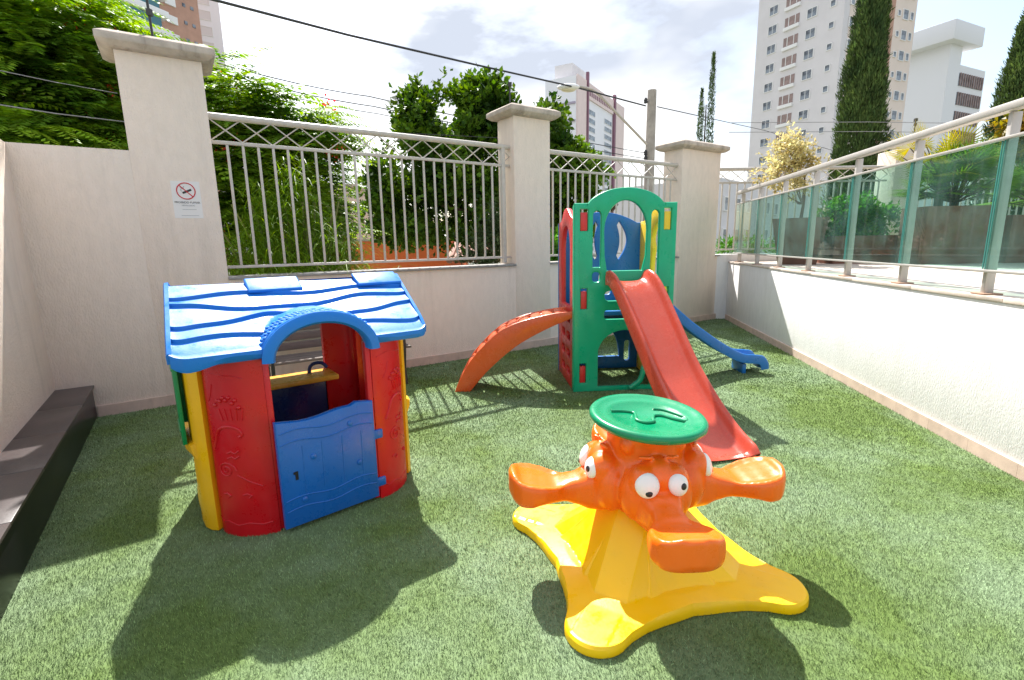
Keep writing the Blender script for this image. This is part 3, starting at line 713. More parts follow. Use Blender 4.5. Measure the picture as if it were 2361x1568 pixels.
b = MB(); b.tube(catmull([(.62, -.04, 0.03), (.72, -.06, .12), (.76, -.05, .25), (.80, -.02, .32)], 5), .028, 10); b.tube([(.25, -.0, .03), (.95, -.0, .03)], .022, 8)
b.build('foot_brace', M_GRN, tw, smooth=True)

def sweep(path, origin, dirv, prof, name, m, parent, th=.007, wend=None):
    """path: (s,z) samples; cross profile (offset, dz) ; dirv: horizontal unit; origin xy"""
    d = Vector((dirv[0], dirv[1], 0)).normalized(); n = Vector((d.y, -d.x, 0)); O = Vector((origin[0], origin[1], 0))
    P = catmull([(s, z, 0) for s, z in path], 6); rows = []
    for i, p in enumerate(P):
        a = P[max(i-1, 0)]; c = P[min(i+1, len(P)-1)]; t = (c-a).normalized(); q = i/(len(P)-1)
        up = Vector((0, 0, 1))*t.x + d*(-t.y)   # normal of the path in its vertical plane
        row = []
        for o_, dz in prof(q):
            row.append(O + d*p.x + Vector((0, 0, p.y)) + n*o_ + up*dz)
        rows.append(row)
    b = MB(); b.grid(rows); me = solidify(b.mesh('s', smooth=True), th, 0, subsurf=1)
    return link(name, me, m, parent)
inv = TM.inverted()
def slide_prof(q):
    w = .225+.006*math.sin(q*9); e = max(0, (q-.93)/.07); f = 1-.55*e
    return [(-w-.012, -.15*f), (-w-.008, -.06*f), (-w, -.01), (-w+.012, .0), (-w+.028, -.006), (-w+.045, -.04), (-w+.065, -.085*f), (-w+.11, -.11*f), (-.07, -.116*f), (0, -.118*f),
            (.07, -.116*f), (w-.11, -.11*f), (w-.065, -.085*f), (w-.045, -.04), (w-.028, -.006), (w-.012, 0), (w, -.01), (w+.008, -.06*f), (w+.012, -.15*f)]
path = [(-.02, 1.30), (.08, 1.31), (.2, 1.275), (.32, 1.20), (.45, 1.09), (.6, .955), (.75, .82), (.88, .70), (1.0, .59), (1.12, .49), (1.32, .345), (1.48, .245), (1.62, .17), (1.74, .125), (1.82, .10), (1.87, .055)]
o = sweep(path, (1.205, 5.19), (.205, -.979), slide_prof, 'slide', M_SLIDE, None); o.parent = tw; o.matrix_parent_inverse = inv
path = [(0, .92), (.12, .90), (.25, .80), (.43, .645), (.60, .52), (.82, .37), (1.04, .255), (1.2, .235), (1.30, .215), (1.36, .14), (1.375, .06)]
def blue_prof(q):
    w = .17; return [(-w-.01, -.11), (-w-.006, -.05), (-w, -.01), (-w+.015, 0), (-w+.03, -.01), (-w+.045, -.05), (-w+.07, -.08), (0, -.085), (w-.07, -.08), (w-.045, -.05), (w-.03, -.01), (w-.015, 0), (w, -.01), (w+.006, -.05), (w+.01, -.11)]
o = sweep(path, (1.72, 5.97), (1, .0), blue_prof, 'small_slide', M_TBLUE, None); o.parent = tw; o.matrix_parent_inverse = inv
MB().box((2.80, 5.97, .06), (.05, .30, .12)).build('slide_foot', M_TBLUE, None, bevel=.01); sf = bpy.data.objects['slide_foot']; sf.parent = o; 
# climber
near = [(-.64, 0), (-.60, .10), (-.475, .324), (-.318, .505), (-.165, .643), (-.03, .724), (.135, .785), (.30, .825), (.466, .855), (.66, .872)]
lowr = [(-.47, 0), (-.40, .085), (-.293, .208), (-.12, .369), (.05, .503), (.216, .602), (.34, .665), (.465, .723), (.56, .76), (.66, .80)]
b = MB(); y0, y1 = 5.28, 5.70
T_ = catmull([(x, 0, z) for x, z in near], 5); Lw = catmull([(x, 0, z) for x, z in lowr], 5); n_ = len(T_)
for y, e in ((y0, .03), (y1-.03, .03)):
    rows = [[Vector((T_[i].x, y, T_[i].z)), Vector((T_[i].x, y+e, T_[i].z)), Vector((Lw[i].x, y+e, Lw[i].z)), Vector((Lw[i].x, y, Lw[i].z))] for i in range(n_)]
    b.grid(rows, close=True); b.add(rows[0], [(0, 1, 2, 3)]); b.add(rows[-1], [(0, 1, 2, 3)])
cm = b.build('climber', M_CLIMB, None, bevel=.008, merge=False); cm.parent = tw; cm.matrix_parent_inverse = inv
b = MB()
def deck_row(i, dz):
    p = T_[i]; q = Lw[i]; v = (q-p).normalized()*dz; return [Vector((p.x, y0+.028, p.z))+v, Vector((p.x, y1-.028, p.z))+v]
i = 0; k = 0
while i < n_-3:
    j = min(i+3, n_-1); dz = .02 if k % 2 == 0 else .02
    rows = [deck_row(a, .014+.010*math.sin((a-i)/3*PI)*-1) for a in range(i, j+1)]
    rows2 = [deck_row(a, .05) for a in range(j, i-1, -1)]
    b.grid(rows+rows2+[rows[0]])
    # linking strips between rungs, leaving hand holes
    if j+1 < n_:
        for f0, f1 in ((0, .2), (.42, .58), (.8, 1)):
            q0, q1 = deck_row(j, .03), deck_row(min(j+1, n_-1), .03); q2, q3 = deck_row(j, .045), deck_row(min(j+1, n_-1), .045)
            L_ = lambda q, f: q[0].lerp(q[1], f)
            vs = [L_(q0, f0), L_(q0, f1), L_(q1, f1), L_(q1, f0), L_(q2, f0), L_(q2, f1), L_(q3, f1), L_(q3, f0)]
            b.add(vs, [(0, 1, 2, 3), (4, 5, 6, 7), (0, 1, 5, 4), (1, 2, 6, 5), (2, 3, 7, 6), (3, 0, 4, 7)])
    i = j+1; k += 1
o = b.build('rungs', M_CLIMB, cm, bevel=.005)

# ================================================================== carousel
CC = Vector((.65, 2.33, 0)); A0 = math.radians(-31.0)
ca = empty('spinner_carousel', label='orange duck faced spinner with green wheel on a yellow star base', cat='carousel'); ca.location = CC
def star_r(th):
    """outline radius of the four armed base at angle th"""
    ph = (th-A0+PI/4) % (PI/2) - PI/4; ph = abs(ph)
    if ph < 1e-6: return .755
    c, s = math.cos(ph), math.sin(ph); R = .135; cx = .62
    disc = R*R-(cx*s)**2
    best = 0
    if disc > 0:
        r = cx*c+math.sqrt(disc)
        if r*c > cx+R*.2: best = r
    P = [(.66, .128), (.60, .145), (.52, .185), (.45, .235), (.39, .285), (.33, .33)]
    for i in range(len(P)-1):
        (x0, y0_), (x1, y1_) = P[i], P[i+1]
        den = (x1-x0)*s-(y1_-y0_)*c
        if abs(den) < 1e-9: continue
        t = (y0_*c-x0*s)/den
        if -.001 <= t <= 1.001:
            r = (x0+(x1-x0)*t)*c+(y0_+(y1_-y0_)*t)*s; best = max(best, r) if best == 0 else best
    if best == 0: best = .62
    return best
b = MB(); rows = []; NT = 576
def sstep(a, b_, x):
    t = max(0, min(1, (x-a)/(b_-a))); return t*t*(3-2*t)
def lin(a, b_, x): return max(0, min(1, (x-a)/(b_-a)))
def star_h(th, r, ro):
    ph = (th-A0+PI/4) % (PI/2) - PI/4; x, y = r*math.cos(ph), abs(r*math.sin(ph)); q = abs(ph)/(PI/4)
    z = .046 + .020*lin(.56, .40, r)
    # straight sided ridge along every arm, pleated skirt between the arms, both rising to the hub
    z_arm = .05 + .30*lin(.47, .115, x) - .9*max(0, y-.075)
    rs = .44 - .05*abs((q*2.0) % 2 - 1)
    z_c = .045 + .30*lin(rs, .13, r)**1.25 + .062*(abs((q*3.0+.5) % 2 - 1)-.6)*lin(rs+.02, rs-.12, r)
    return max(z, z_c, z_arm)
TS = [0, .1]+[.13+.0107*k for k in range(80)]
ths = [2*PI*k/NT for k in range(NT)]
RO = [star_r(t) for t in ths]
for t in TS:
    rows.append([Vector((RO[i]*t*math.cos(th), RO[i]*t*math.sin(th), star_h(th, RO[i]*t, RO[i]))) for i, th in enumerate(ths)])
for f, z in ((.985, .048), (.997, .036), (1.0, .022), (1.0, .004)):
    rows.append([Vector((RO[i]*f*math.cos(th), RO[i]*f*math.sin(th), z)) for i, th in enumerate(ths)])
b.grid(rows, close=True); base = b.build('star_base', M_STAR, ca, smooth=True, ang=24, merge=True)
# heads
b = MB()
b.lathe([(.13, .27), (.17, .30), (.195, .36), (.20, .45), (.19, .54), (.18, .60), (.185, .66), (.195, .70), (.19, .715)], 40)
def rotz(p, a): return Vector((p[0]*math.cos(a)-p[1]*math.sin(a), p[0]*math.sin(a)+p[1]*math.cos(a), p[2]))
HEADS = [math.radians(a) for a in (-88, -176, -2, 92)]
def arm_section(x):
    """half width, top z, bottom z of the bill at radius x"""
    K_ = [(.10, .15, .60, .32), (.17, .145, .58, .31), (.23, .12, .54, .30), (.29, .092, .49, .30), (.35, .075, .462, .325), (.41, .082, .452, .35), (.46, .115, .462, .36), (.52, .142, .478, .36), (.58, .150, .495, .345), (.63, .132, .508, .345), (.665, .085, .512, .37), (.68, .03, .50, .40)]
    for i in range(len(K_)-1):
        if K_[i][0] <= x <= K_[i+1][0]:
            t = (x-K_[i][0])/(K_[i+1][0]-K_[i][0]); t2 = t*t*(3-2*t)*.5+t*.5
            return [K_[i][j]+(K_[i+1][j]-K_[i][j])*t2 for j in (1, 2, 3)]
    return [.02, .48, .40]
for a in HEADS:
    rws = []
    for k in range(34):
        x = .10+.58*k/33; w, zt_, zb = arm_section(x); ring = []
        for q in range(28):
            an = 2*PI*q/28; cx_, cz_ = math.cos(an), math.sin(an)
            e = .55
            X_ = w*math.copysign(abs(cx_)**e, cx_); Z_ = (zt_+zb)/2+(zt_-zb)/2*math.copysign(abs(cz_)**e, cz_)
            if cz_ > .15 and x > .40:      # dished seat
                dish = .024*sstep(.40, .46, x)*sstep(.655, .62, x)*sstep(w*.90, w*.66, abs(X_)); Z_ -= dish
            ring.append(rotz((x, X_, Z_), a))
        rws.append(ring)
    b.grid(rws, close=True); b.add(rws[0], [tuple(range(28))]); b.add(rws[-1], [tuple(range(28))])
    # brow, eye sockets, cheeks, nostril
    b.ball(rotz((.20, 0, .53), a), (.09, .09, .10))
    for s in (-1, 1):
        b.ball(rotz((.225, s*.066, .53), a), (.072, .072, .075))
        b.ball(rotz((.30, s*.030, .472), a), (.022, .018, .016))
        b.ball(rotz((.19, s*.085, .44), a), (.085, .08, .13))
        b.tube([rotz((.215, s*.03, .632), a), rotz((.235, s*.055, .640), a), rotz((.21, s*.09, .632), a)], .011, 8)
for k in range(4):
    a = HEADS[k]+PI/4; b.ball(rotz((.17, 0, .66), a), (.04, .04, .05))
me = solidify(b.mesh('body'), 0, remesh=.0065, smooth=7)
body = link('duck_heads', me, M_ORG, ca)
for a in HEADS:
    for s in (-1, 1):
        c = rotz((.280, s*.070, .530), a); d = rotz((1, s*.28, .30), a).normalized(); Mq = d.to_track_quat('Z', 'Y').to_matrix().to_4x4()
        big_ = 1.0 if s < 0 else .9
        e = MB().ball((0, 0, 0), (.054*big_, .058*big_, .030), Mq, 24, 14).build('eye', M_WHITE, ca, smooth=True); e.location = c
        up = Mq.inverted() @ Vector((0, 0, -1)); up = Vector((up.x, up.y, 0)).normalized()
        off = up*(.030 if s < 0 else .006) + Vector((.008, .0, 0))
        zq = .030*math.sqrt(max(.05, 1-(off.x/(.054*big_))**2-(off.y/(.058*big_))**2))
        MB().ball(Mq @ Vector((off.x, off.y, zq-.003)), (.0165, .0165, .006), Mq, 16, 8).build('pupil', M_BLACK, e, smooth=True)
# wheel
wm = Matrix.Translation((0.0, -.035, .765)) @ Matrix.Rotation(math.radians(3), 4, 'X') @ Matrix.Rotation(math.radians(3.5), 4, 'Y') @ Matrix.Scale(1.08, 4)
b = MB(); b.lathe([(.0, -.035), (.10, -.035), (.20, -.030), (.245, -.024), (.258, -.010), (.258, .004), (.250, .014), (.235, .016), (.222, .010), (.19, .004), (.165, .003), (.158, -.004), (.0, -.004)], 64, wm)
def ridge(pts, r=.008): b.tube([wm @ Vector((x, y, .0)) for x, y, _ in catmull([(x, y, 0) for x, y in pts], 6)], r, 8)
ridge([(-.155, .045), (-.10, .05), (-.055, .035), (-.055, -.01), (-.06, -.05), (-.03, -.075), (.01, -.06), (.02, -.02), (.035, .01), (.07, .012), (.11, -.02), (.155, -.045)])
ridge([(.05, .09), (.09, .085), (.13, .05), (.16, .015)], .006); ridge([(.155, -.045), (.17, -.03), (.17, .0), (.16, .015)], .006)
b.build('wheel', M_GRN3, ca, smooth=True, ang=50)
MB().lathe([(.12, .70), (.12, .735), (.09, .75)], 32).build('hub', M_BLACK, ca, smooth=True)

# ================================================================== vegetation
def leafy(name, col, col2, trans=.35, var=.25, rough=.45):
    return mat(name, col, rough, col2=col2, vscale=1.5, trans=trans, rand_island=var, spec=.15)
M_FLAM = leafy('flamboyant_leaf', (.27, .44, .04), (.06, .15, .018), .46); M_ALM = leafy('almond_leaf', (.13, .25, .022), (.018, .052, .008), .26)
M_CYP = leafy('cypress_leaf', (.095, .15, .04), (.03, .06, .02), .2, .4, .7); M_BARK = mat('bark', (.12, .09, .07), .9, var=.4, vscale=12, bump=.6, bscale=20, bstretch=(1, 1, .3))
M_BAMB = leafy('bamboo_leaf', (.24, .40, .04), (.08, .17, .02), .45); M_SHRUB = leafy('shrub_leaf', (.12, .33, .03), (.04, .14, .02), .35)
M_YTREE = leafy('yellow_leaf', (.62, .58, .30), (.36, .30, .11), .4); M_PALM = leafy('palm_leaf', (.20, .32, .04), (.07, .15, .03), .35)
M_PALMY = leafy('palm_leaf_yellow', (.50, .42, .02), (.30, .30, .03), .35); M_FLOW = mat('flower_red', (.75, .06, .02), .5, trans=.3)
M_CROT = leafy('croton_leaf', (.45, .28, .03), (.12, .16, .02), .3); M_FAR = leafy('far_leaf', (.05, .085, .04), (.03, .055, .03), .2)
def np_mesh(V, nper, name='m'):
    """V: (N, nper, 3) polygons"""
    N = len(V); me = bpy.data.meshes.new(name); me.vertices.add(N*nper); me.vertices.foreach_set('co', np.ascontiguousarray(V, dtype=np.float32).ravel()); me.loops.add(N*nper)
    me.loops.foreach_set('vertex_index', np.arange(N*nper, dtype=np.int32)); me.polygons.add(N)
    me.polygons.foreach_set('loop_start', np.arange(N, dtype=np.int32)*nper); me.polygons.foreach_set('loop_total', np.full(N, nper, np.int32)); me.update(); return me
def unit(a): return a/np.linalg.norm(a, axis=-1, keepdims=True).clip(1e-9)
def leaf_quads(P, D, N, L, Wd):
    """P base, D direction, N approx normal; rhombic leaves"""
    D = unit(D); S = unit(np.cross(D, N)); L = L[:, None]; Wd = Wd[:, None]
    nn = unit(np.cross(S, D))
    return np.stack([P, P+D*L*.55+S*Wd/2-nn*Wd*.12, P+D*L, P+D*L*.55-S*Wd/2-nn*Wd*.12], 1)
def blob_points(blobs, n, shell=.5):
    """blobs: (center, (rx,ry,rz)); returns points and outward dirs"""
    vol = np.array([b_[1][0]*b_[1][1]+b_[1][1]*b_[1][2]+b_[1][0]*b_[1][2] for b_ in blobs]); cnt = (n*vol/vol.sum()).astype(int)
    P = []; Dn = []
    for (c, r), k in zip(blobs, cnt):
        d = unit(rng.normal(size=(k, 3))); rad = (shell+(1-shell)*rng.random((k, 1))**.7)*(1+.18*rng.normal(size=(k, 1)))
        P.append(np.array(c)+d*rad*np.array(r)); Dn.append(d)
    return np.concatenate(P), np.concatenate(Dn)
def clumpy(P, D, scale=1.6, thr=-.12):
    k = np.array([mnoise.noise(Vector((float(p[0])*scale, float(p[1])*scale, float(p[2])*scale))) > thr for p in P]); return P[k], D[k]
def trunk(parent, pts, r, m=None, branches=()):
    b = MB(); n = len(pts); b.tube(catmull(pts, 4), [r*(1-.6*i/((n-1)*4)) for i in range((n-1)*4+1)], 10)
    for q in branches: m_ = (len(q)-1)*4+1; b.tube(catmull(q, 4), [r*.45*(1-.8*i/m_) for i in range(m_)], 7)
    return b.build('trunk', m or M_BARK, parent, smooth=True)
def crown_cluster(blobs, n, per, L, Wd, spread=1.0, droop=.2, thr=-.12, scale=1.6, shell=.5, up=.3):
    P, D = blob_points(blobs, n, shell); P, D = clumpy(P, D, scale, thr); k = len(P)
    P = np.repeat(P, per, 0); D = np.repeat(D, per, 0); m = len(P)
    d = unit(D*.6+rng.normal(size=(m, 3))*spread+np.array([0, 0, up-droop])); nrm = unit(rng.normal(size=(m, 3))*.6+np.array([0, 0, 1.]))
    P = P+d*L*.15+rng.normal(size=(m, 3))*L*.25
    return leaf_quads(P, d, nrm, L*rng.uniform(.6, 1.2, m), Wd*rng.uniform(.7, 1.2, m))
def fronds(P, D, nl, L, leafL, leafW, droop=.9, pairs=9, rng_=rng):
    """feathery leaves: bent rachis with pairs of narrow leaflets"""
    k = len(P); out = []; az = unit(D*np.array([1, 1, .2])+rng.normal(size=(k, 3))*.45); az[:, 2] = rng.uniform(.0, .5, k); az = unit(az); L = L*rng.uniform(.7, 1.25, k)
    for i in range(pairs):
        q = (i+1)/pairs
        base = P+az*(L*q)[:, None]; base[:, 2] -= droop*L*q*q*.5
        t = az.copy(); t[:, 2] -= droop*q; t = unit(t); side = unit(np.cross(t, np.array([0, 0, 1.]))+rng.normal(size=(k, 3))*.08)
        ll = leafL*(1-abs(q-.45)*1.0)
        for s in (-1, 1):
            d = unit(side*s+t*.55+np.array([0, 0, -.25])); nrm = np.cross(d, t); nrm = unit(nrm)
            out.append(leaf_quads(base, d, nrm+np.array([0, 0, .3]), np.full(k, 1.)*ll*rng.uniform(.8, 1.1, k), np.full(k, leafW)))
    return np.concatenate(out)
def E3(x, y, Y, rx, rz, ry=None):
    c = at(x, y, Y); k = Y/FPX*1024/2360; return (tuple(c), (rx*k, (ry if ry is not None else min(rx, rz)*k), rz*k))
# --- flamboyant tree left of and behind the tallest pillar
fb = [E3(60, 60, 6.8, 170, 110, .9), E3(180, 160, 7.2, 120, 110, .9), E3(60, 230, 6.6, 140, 110, .8), E3(230, 280, 7.5, 90, 90, .8), E3(20, 330, 6.0, 120, 60, .6),
      E3(165, 50, 8, 85, 75, .8), E3(150, 330, 6.9, 120, 50, .5)]
fr_ = [E3(540, 240, 8.2, 90, 85, .9), E3(640, 290, 8.6, 110, 80, 1), E3(560, 400, 8.6, 120, 120, 1.1), E3(665, 400, 9, 80, 95, 1), E3(715, 510, 9.2, 62, 80, 1), E3(600, 520, 8.8, 120, 90, 1), E3(735, 320, 8.6, 50, 22, .5)]
def flam(blobs, n, label, base, tops, name='flamboyant_tree'):
    root = empty(name, base, label=label, cat='tree'); inv_ = np.array(base)
    P, D = blob_points(blobs, n, .45); P, D = clumpy(P, D, 1.3, -.18)
    V = fronds(P, D, 0, .70, .17, .034, .75, 13)
    P2, D2 = blob_points([(c, tuple(np.array(r)*.86)) for c, r in blobs], n, .2); V2 = fronds(P2, D2, 0, .5, .16, .07, .9, 6)
    o = link('crown', np_mesh(np.concatenate([V, V2])-inv_, 4), M_FLAM, root)
    k = rng.integers(0, len(P), 26); Fp = P[k]+D[k]*.15; Fp = np.repeat(Fp, 18, 0)+rng.normal(size=(26*18, 3))*.07
    Fd = rng.normal(size=Fp.shape); V = leaf_quads(Fp, Fd, rng.normal(size=Fp.shape), np.full(len(Fp), .05), np.full(len(Fp), .04)); link('flowers', np_mesh(V-inv_, 4), M_FLOW, root, kind='stuff')
    b0 = Vector(base); trunk(root, [(0, 0, 0), (.1, .1, 1.8), (.0, .0, 3.2), tuple(Vector(tops[0])-b0)], .2, branches=[[(0, 0, 3.0), tuple((Vector(t_)-b0)*.6+Vector((0, 0, 1.3))), tuple(Vector(t_)-b0)] for t_ in tops[1:]])
flam(fb, 1900, 'feathery flamboyant tree with red blossoms left of the tallest pillar', (-6.6, 7.9, -3), [fb[1][0], fb[0][0], fb[2][0], fb[3][0]])
flam(fr_, 1900, 'feathery flamboyant tree behind the longest railing, right of the tallest pillar', (-4.2, 9.6, -3), [fr_[2][0], fr_[1][0], fr_[3][0], fr_[0][0]])
# --- almond tree
ab = [E3(1000, 270, 12.5, 75, 55, 1), E3(1110, 260, 12.5, 80, 50, 1), E3(1060, 370, 12.5, 140, 80, 1.4), E3(1120, 205, 12.5, 45, 28, .6), E3(960, 330, 12.3, 55, 50, .8), E3(900, 430, 12, 55, 50, .9), E3(950, 490, 12.3, 100, 70, 1.2), E3(1120, 480, 12.5, 150, 90, 1.5),
      E3(1230, 290, 12.5, 70, 50, 1), E3(1300, 390, 12, 70, 50, .9), E3(1290, 470, 12.3, 90, 90, 1), E3(1350, 400, 12, 40, 22, .5), E3(1290, 345, 12, 50, 20, .5), E3(985, 215, 12.5, 30, 18, .4), E3(905, 520, 12.5, 40, 40, .6)]
tb = (1.35, 13.0, -3); root = empty('almond_tree', tb, label='dense dark green almond tree behind the middle pillar', cat='tree')
V = crown_cluster(ab, 7000, 7, .16, .10, spread=.8, droop=.25, thr=-.20, scale=1.1, shell=.55, up=.5)
V2 = crown_cluster([(c, tuple(np.array(r)*.75)) for c, r in ab], 800, 6, .22, .14, spread=.9, thr=-.15, scale=1.1, shell=.1)
link('crown', np_mesh(np.concatenate([V, V2])-np.array(tb), 4), M_ALM, root)
trunk(root, [(0, 0, 0), (-.1, 0, 2.5), (.1, 0, 4.6), (0, 0, 7)], .26, branches=[[(0, 0, 4), (-1.2, 0, 5), (-3.2, -.5, 5.6)], [(0, 0, 4.2), (.8, 0, 4.9), (1.3, -.4, 5.5)], [(0, 0, 4.5), (-1, 0, 6.5), (-1.5, 0, 7.5)]])
# --- bamboo clump right behind the railing
def grass_clump(root, base, n, h, spread, L, w, m, name='foliage', arch=.8, seg=5):
    r0_ = rng.normal(size=(n, 2)); P0 = np.array(base)+np.concatenate([r0_*spread, np.zeros((n, 1))], 1); az = rng.uniform(0, 2*PI, n); ln = rng.uniform(.5, 1.1, n)
    out = []; zb = h*rng.random(n)*np.exp(-(r0_**2).sum(1)*.28)*(1.15+.35*np.sin(r0_[:, 0]*5))
    d0 = np.stack([np.cos(az), np.sin(az), rng.uniform(.6, 1.8, n)], 1); d0 = unit(d0); p = P0+np.array([0, 0, 1.])*zb[:, None]; q = p
    side = unit(np.cross(d0, np.array([0, 0, 1.])))
    for i in range(seg):
        d0 = unit(d0+np.array([0, 0, -arch/seg*2.0])); nx_ = q+d0*(L*ln/seg)[:, None]; wa = w*(1-(i/seg)**2); wb = w*(1-((i+1)/seg)**2)+.0005
        out.append(np.stack([q-side*wa/2, q+side*wa/2, nx_+side*wb/2, nx_-side*wb/2], 1)); q = nx_
    return np.concatenate(out)
bb_ = (-2.95, 7.2, -3)
root = empty('bamboo', bb_, label='bright green arching bamboo clump behind the left end of the railing', cat='plant')
V = grass_clump(root, (-3.0, 7.0, 1.0), 4600, 1.25, .48, .62, .010, None); link('foliage', np_mesh(V-np.array(bb_), 4), M_BAMB, root)
b = MB()
for k in range(14):
    x, y = random.gauss(0, .25), random.gauss(-.2, .2); b.tube(catmull([(x, y, 0), (x, y, 2.5), (x*1.3, y, 4.2), (x*2.2, y*1.3, 5.2)], 3), .014, 6)
b.build('stems', leafy('bamboo_stem', (.2, .22, .05), (.1, .12, .04), .0), root, smooth=True)
# --- bushes behind the railing
def bush(label, blobs, n, L, Wd, m, base, name='bush', per=6, thr=-.25, group=None, shell=.3):
    root = empty(name, base, label=label, cat='bush' if name != 'tree' else 'tree', group=group)
    V = crown_cluster(blobs, n, per, L, Wd, thr=thr, scale=2.2, shell=shell, up=.4); link('foliage', np_mesh(V-np.array(base), 4), m, root)
    b = MB()
    for c, r in blobs[:4]:
        e = Vector(c)-Vector(base); b.tube(catmull([(0, 0, 0), (e.x*.4, e.y*.4, e.z*.5), tuple(e)], 4), .035, 6)
    b.build('stems', M_BARK, root, smooth=True); return root
bush('low leafy bush with reddish tips behind the railing, left of the orange house', [E3(760, 590, 9, 60, 40, .4), E3(660, 600, 8.4, 70, 35, .4), E3(560, 610, 7.8, 60, 30, .3), E3(700, 560, 9, 40, 40, .4)], 900, .10, .04, leafy('hedge_leaf', (.10, .15, .03), (.16, .06, .03), .3), (-2.6, 8.7, -3))
bush('grey green bush behind the railing beside the middle pillar', [E3(1125, 560, 10.5, 45, 50, .5), E3(1100, 600, 10.5, 50, 30, .5), E3(1150, 520, 10.5, 25, 60, .4)], 800, .12, .03, leafy('bush_grey_leaf', (.07, .11, .04), (.04, .07, .03), .25), (1.0, 10.5, -3))
bush('small light green bush behind the wall left of the playset', [E3(1280, 570, 9.5, 25, 40, .4), E3(1300, 600, 9.5, 40, 20, .4)], 300, .11, .05, M_SHRUB, (2.0, 10.2, -3))
bush('distant dark tree above the orange house', [E3(960, 545, 40, 60, 22, 3), E3(1060, 550, 40, 50, 18, 3)], 500, .7, .5, M_FAR, (-1.5, 40, -3), name='tree', per=4)
bush('row of low planting behind the terrace railing', [E3(1700, 570, 11, 60, 16, .3), E3(1850, 575, 11.2, 90, 14, .3)], 500, .16, .03, M_SHRUB, (6.6, 11.0, .5), per=5)
# --- cypresses
def cypress(label, c, h, r, z0, twin=False, n=5200):
    root = empty('cypress', (c[0], c[1], z0), label=label, cat='tree', group='cypress trees')
    t = rng.random(n)**.8; a = rng.uniform(0, 2*PI, n)
    prof = np.interp(t, [0, .12, .35, .7, .9, 1], [.75, 1, .92, .55, .34, .05])*r*(1+.13*np.sin(a*3+t*11)+.1*np.sin(a*5-t*23))
    rad = prof*(.55+.45*rng.random(n)**.5)
    P = np.stack([np.cos(a)*rad, np.sin(a)*rad, t*h], 1)
    if twin: sh = np.where(rng.random(n) < .55, 1, -1)*r*.5; P[:, 0] = P[:, 0]*.55+sh; P[:, 2] *= np.where(sh > 0, 1, .86)
    P = np.repeat(P, 3, 0); A = np.repeat(a, 3); m = len(P); d = unit(np.stack([np.cos(A)*.35, np.sin(A)*.35, np.full(m, 1.)], 1)+rng.normal(size=(m, 3))*.25)
    nrm = np.stack([np.cos(A), np.sin(A), np.zeros(m)], 1)+rng.normal(size=(m, 3))*.4; P = P+rng.normal(size=(m, 3))*.05*r
    V = leaf_quads(P, d, nrm, rng.uniform(.07, .17, m)*(.5+r), rng.uniform(.02, .035, m)*(.5+r)); link('foliage', np_mesh(V, 4), M_CYP, root)
    b = MB().tube([(0, 0, -.5), (0, 0, h*.8)], [.12, .03], 8); b.build('trunk', M_BARK, root, smooth=True)
p = at(1976, 343, 14); cypress('tall broad cypress in front of the apartment tower', (p.x, p.y), 8.3, .60, 1.2, n=17000)
p = at(2352, 220, 12.5); cypress('cypress at the right edge of the photo', (p.x, p.y), 5.2, .6, 1.5, n=10000)
p = at(1624, 310, 30); cypress('slender twin topped cypress behind the pillar right of the playset', (p.x, p.y), 13.2, .55, -1.5, twin=True, n=4200)

# --- terrace plants
M_POT = mat('planter_brick', (.22, .09, .06), .8, var=.25, vscale=10, bump=.3, dirt=.3, dscale=6, dcol=(.35, .28, .24)); M_SOIL = mat('soil', (.05, .035, .025), .9, bump=.5)
po = empty('tapered_planter', (5.05, 8.86, TER-.015), math.radians(-30), label='tall tapered brown pot holding the yellow leaved tree', cat='planter')
b = MB(); s0, s1, h = .29, .42, .78; v = [(-s0, -s0, 0), (s0, -s0, 0), (s0, s0, 0), (-s0, s0, 0), (-s1, -s1, h), (s1, -s1, h), (s1, s1, h), (-s1, s1, h), (-s1+.04, -s1+.04, h), (s1-.04, -s1+.04, h), (s1-.04, s1-.04, h), (-s1+.04, s1-.04, h), (-s1+.05, -s1+.05, h-.08), (s1-.05, -s1+.05, h-.08), (s1-.05, s1-.05, h-.08), (-s1+.05, s1-.05, h-.08)]
f = [(3, 2, 1, 0)] + [(o_+k, o_+(k+1) % 4, o_+4+(k+1) % 4, o_+4+k) for o_ in (0, 4, 8) for k in range(4)]
b.add(v, f).build('pot', mat('pot_clay', (.17, .085, .06), .7, var=.2, bump=.2), po, bevel=.006); MB().box((0, 0, h-.09), (.74, .74, .02)).build('soil', M_SOIL, po)
yt = empty('yellow_leaved_tree', (5.05, 8.86, 1.88), label='small tree with yellow green leaves growing from the tapered pot', cat='tree')
yb = [E3(1820, 350, 8.9, 50, 45, .45), E3(1790, 400, 8.9, 45, 35, .4), E3(1858, 375, 8.9, 42, 36, .4), E3(1830, 320, 8.9, 30, 28, .3), E3(1830, 430, 8.9, 45, 25, .35)]
V = crown_cluster(yb, 850, 6, .075, .035, thr=-.1, scale=4, shell=.15, up=.3); link('crown', np_mesh(V-np.array((5.05, 8.86, 1.88)), 4), M_YTREE, yt)
trunk(yt, [(0, 0, 0), (.03, 0, .4), (0, 0, .8)], .03, branches=[[(0, 0, .3)]+[tuple((Vector(c)-Vector((5.05, 8.86, 1.88)))*q) for q in (.55, 1)] for c, r in yb[:5]])
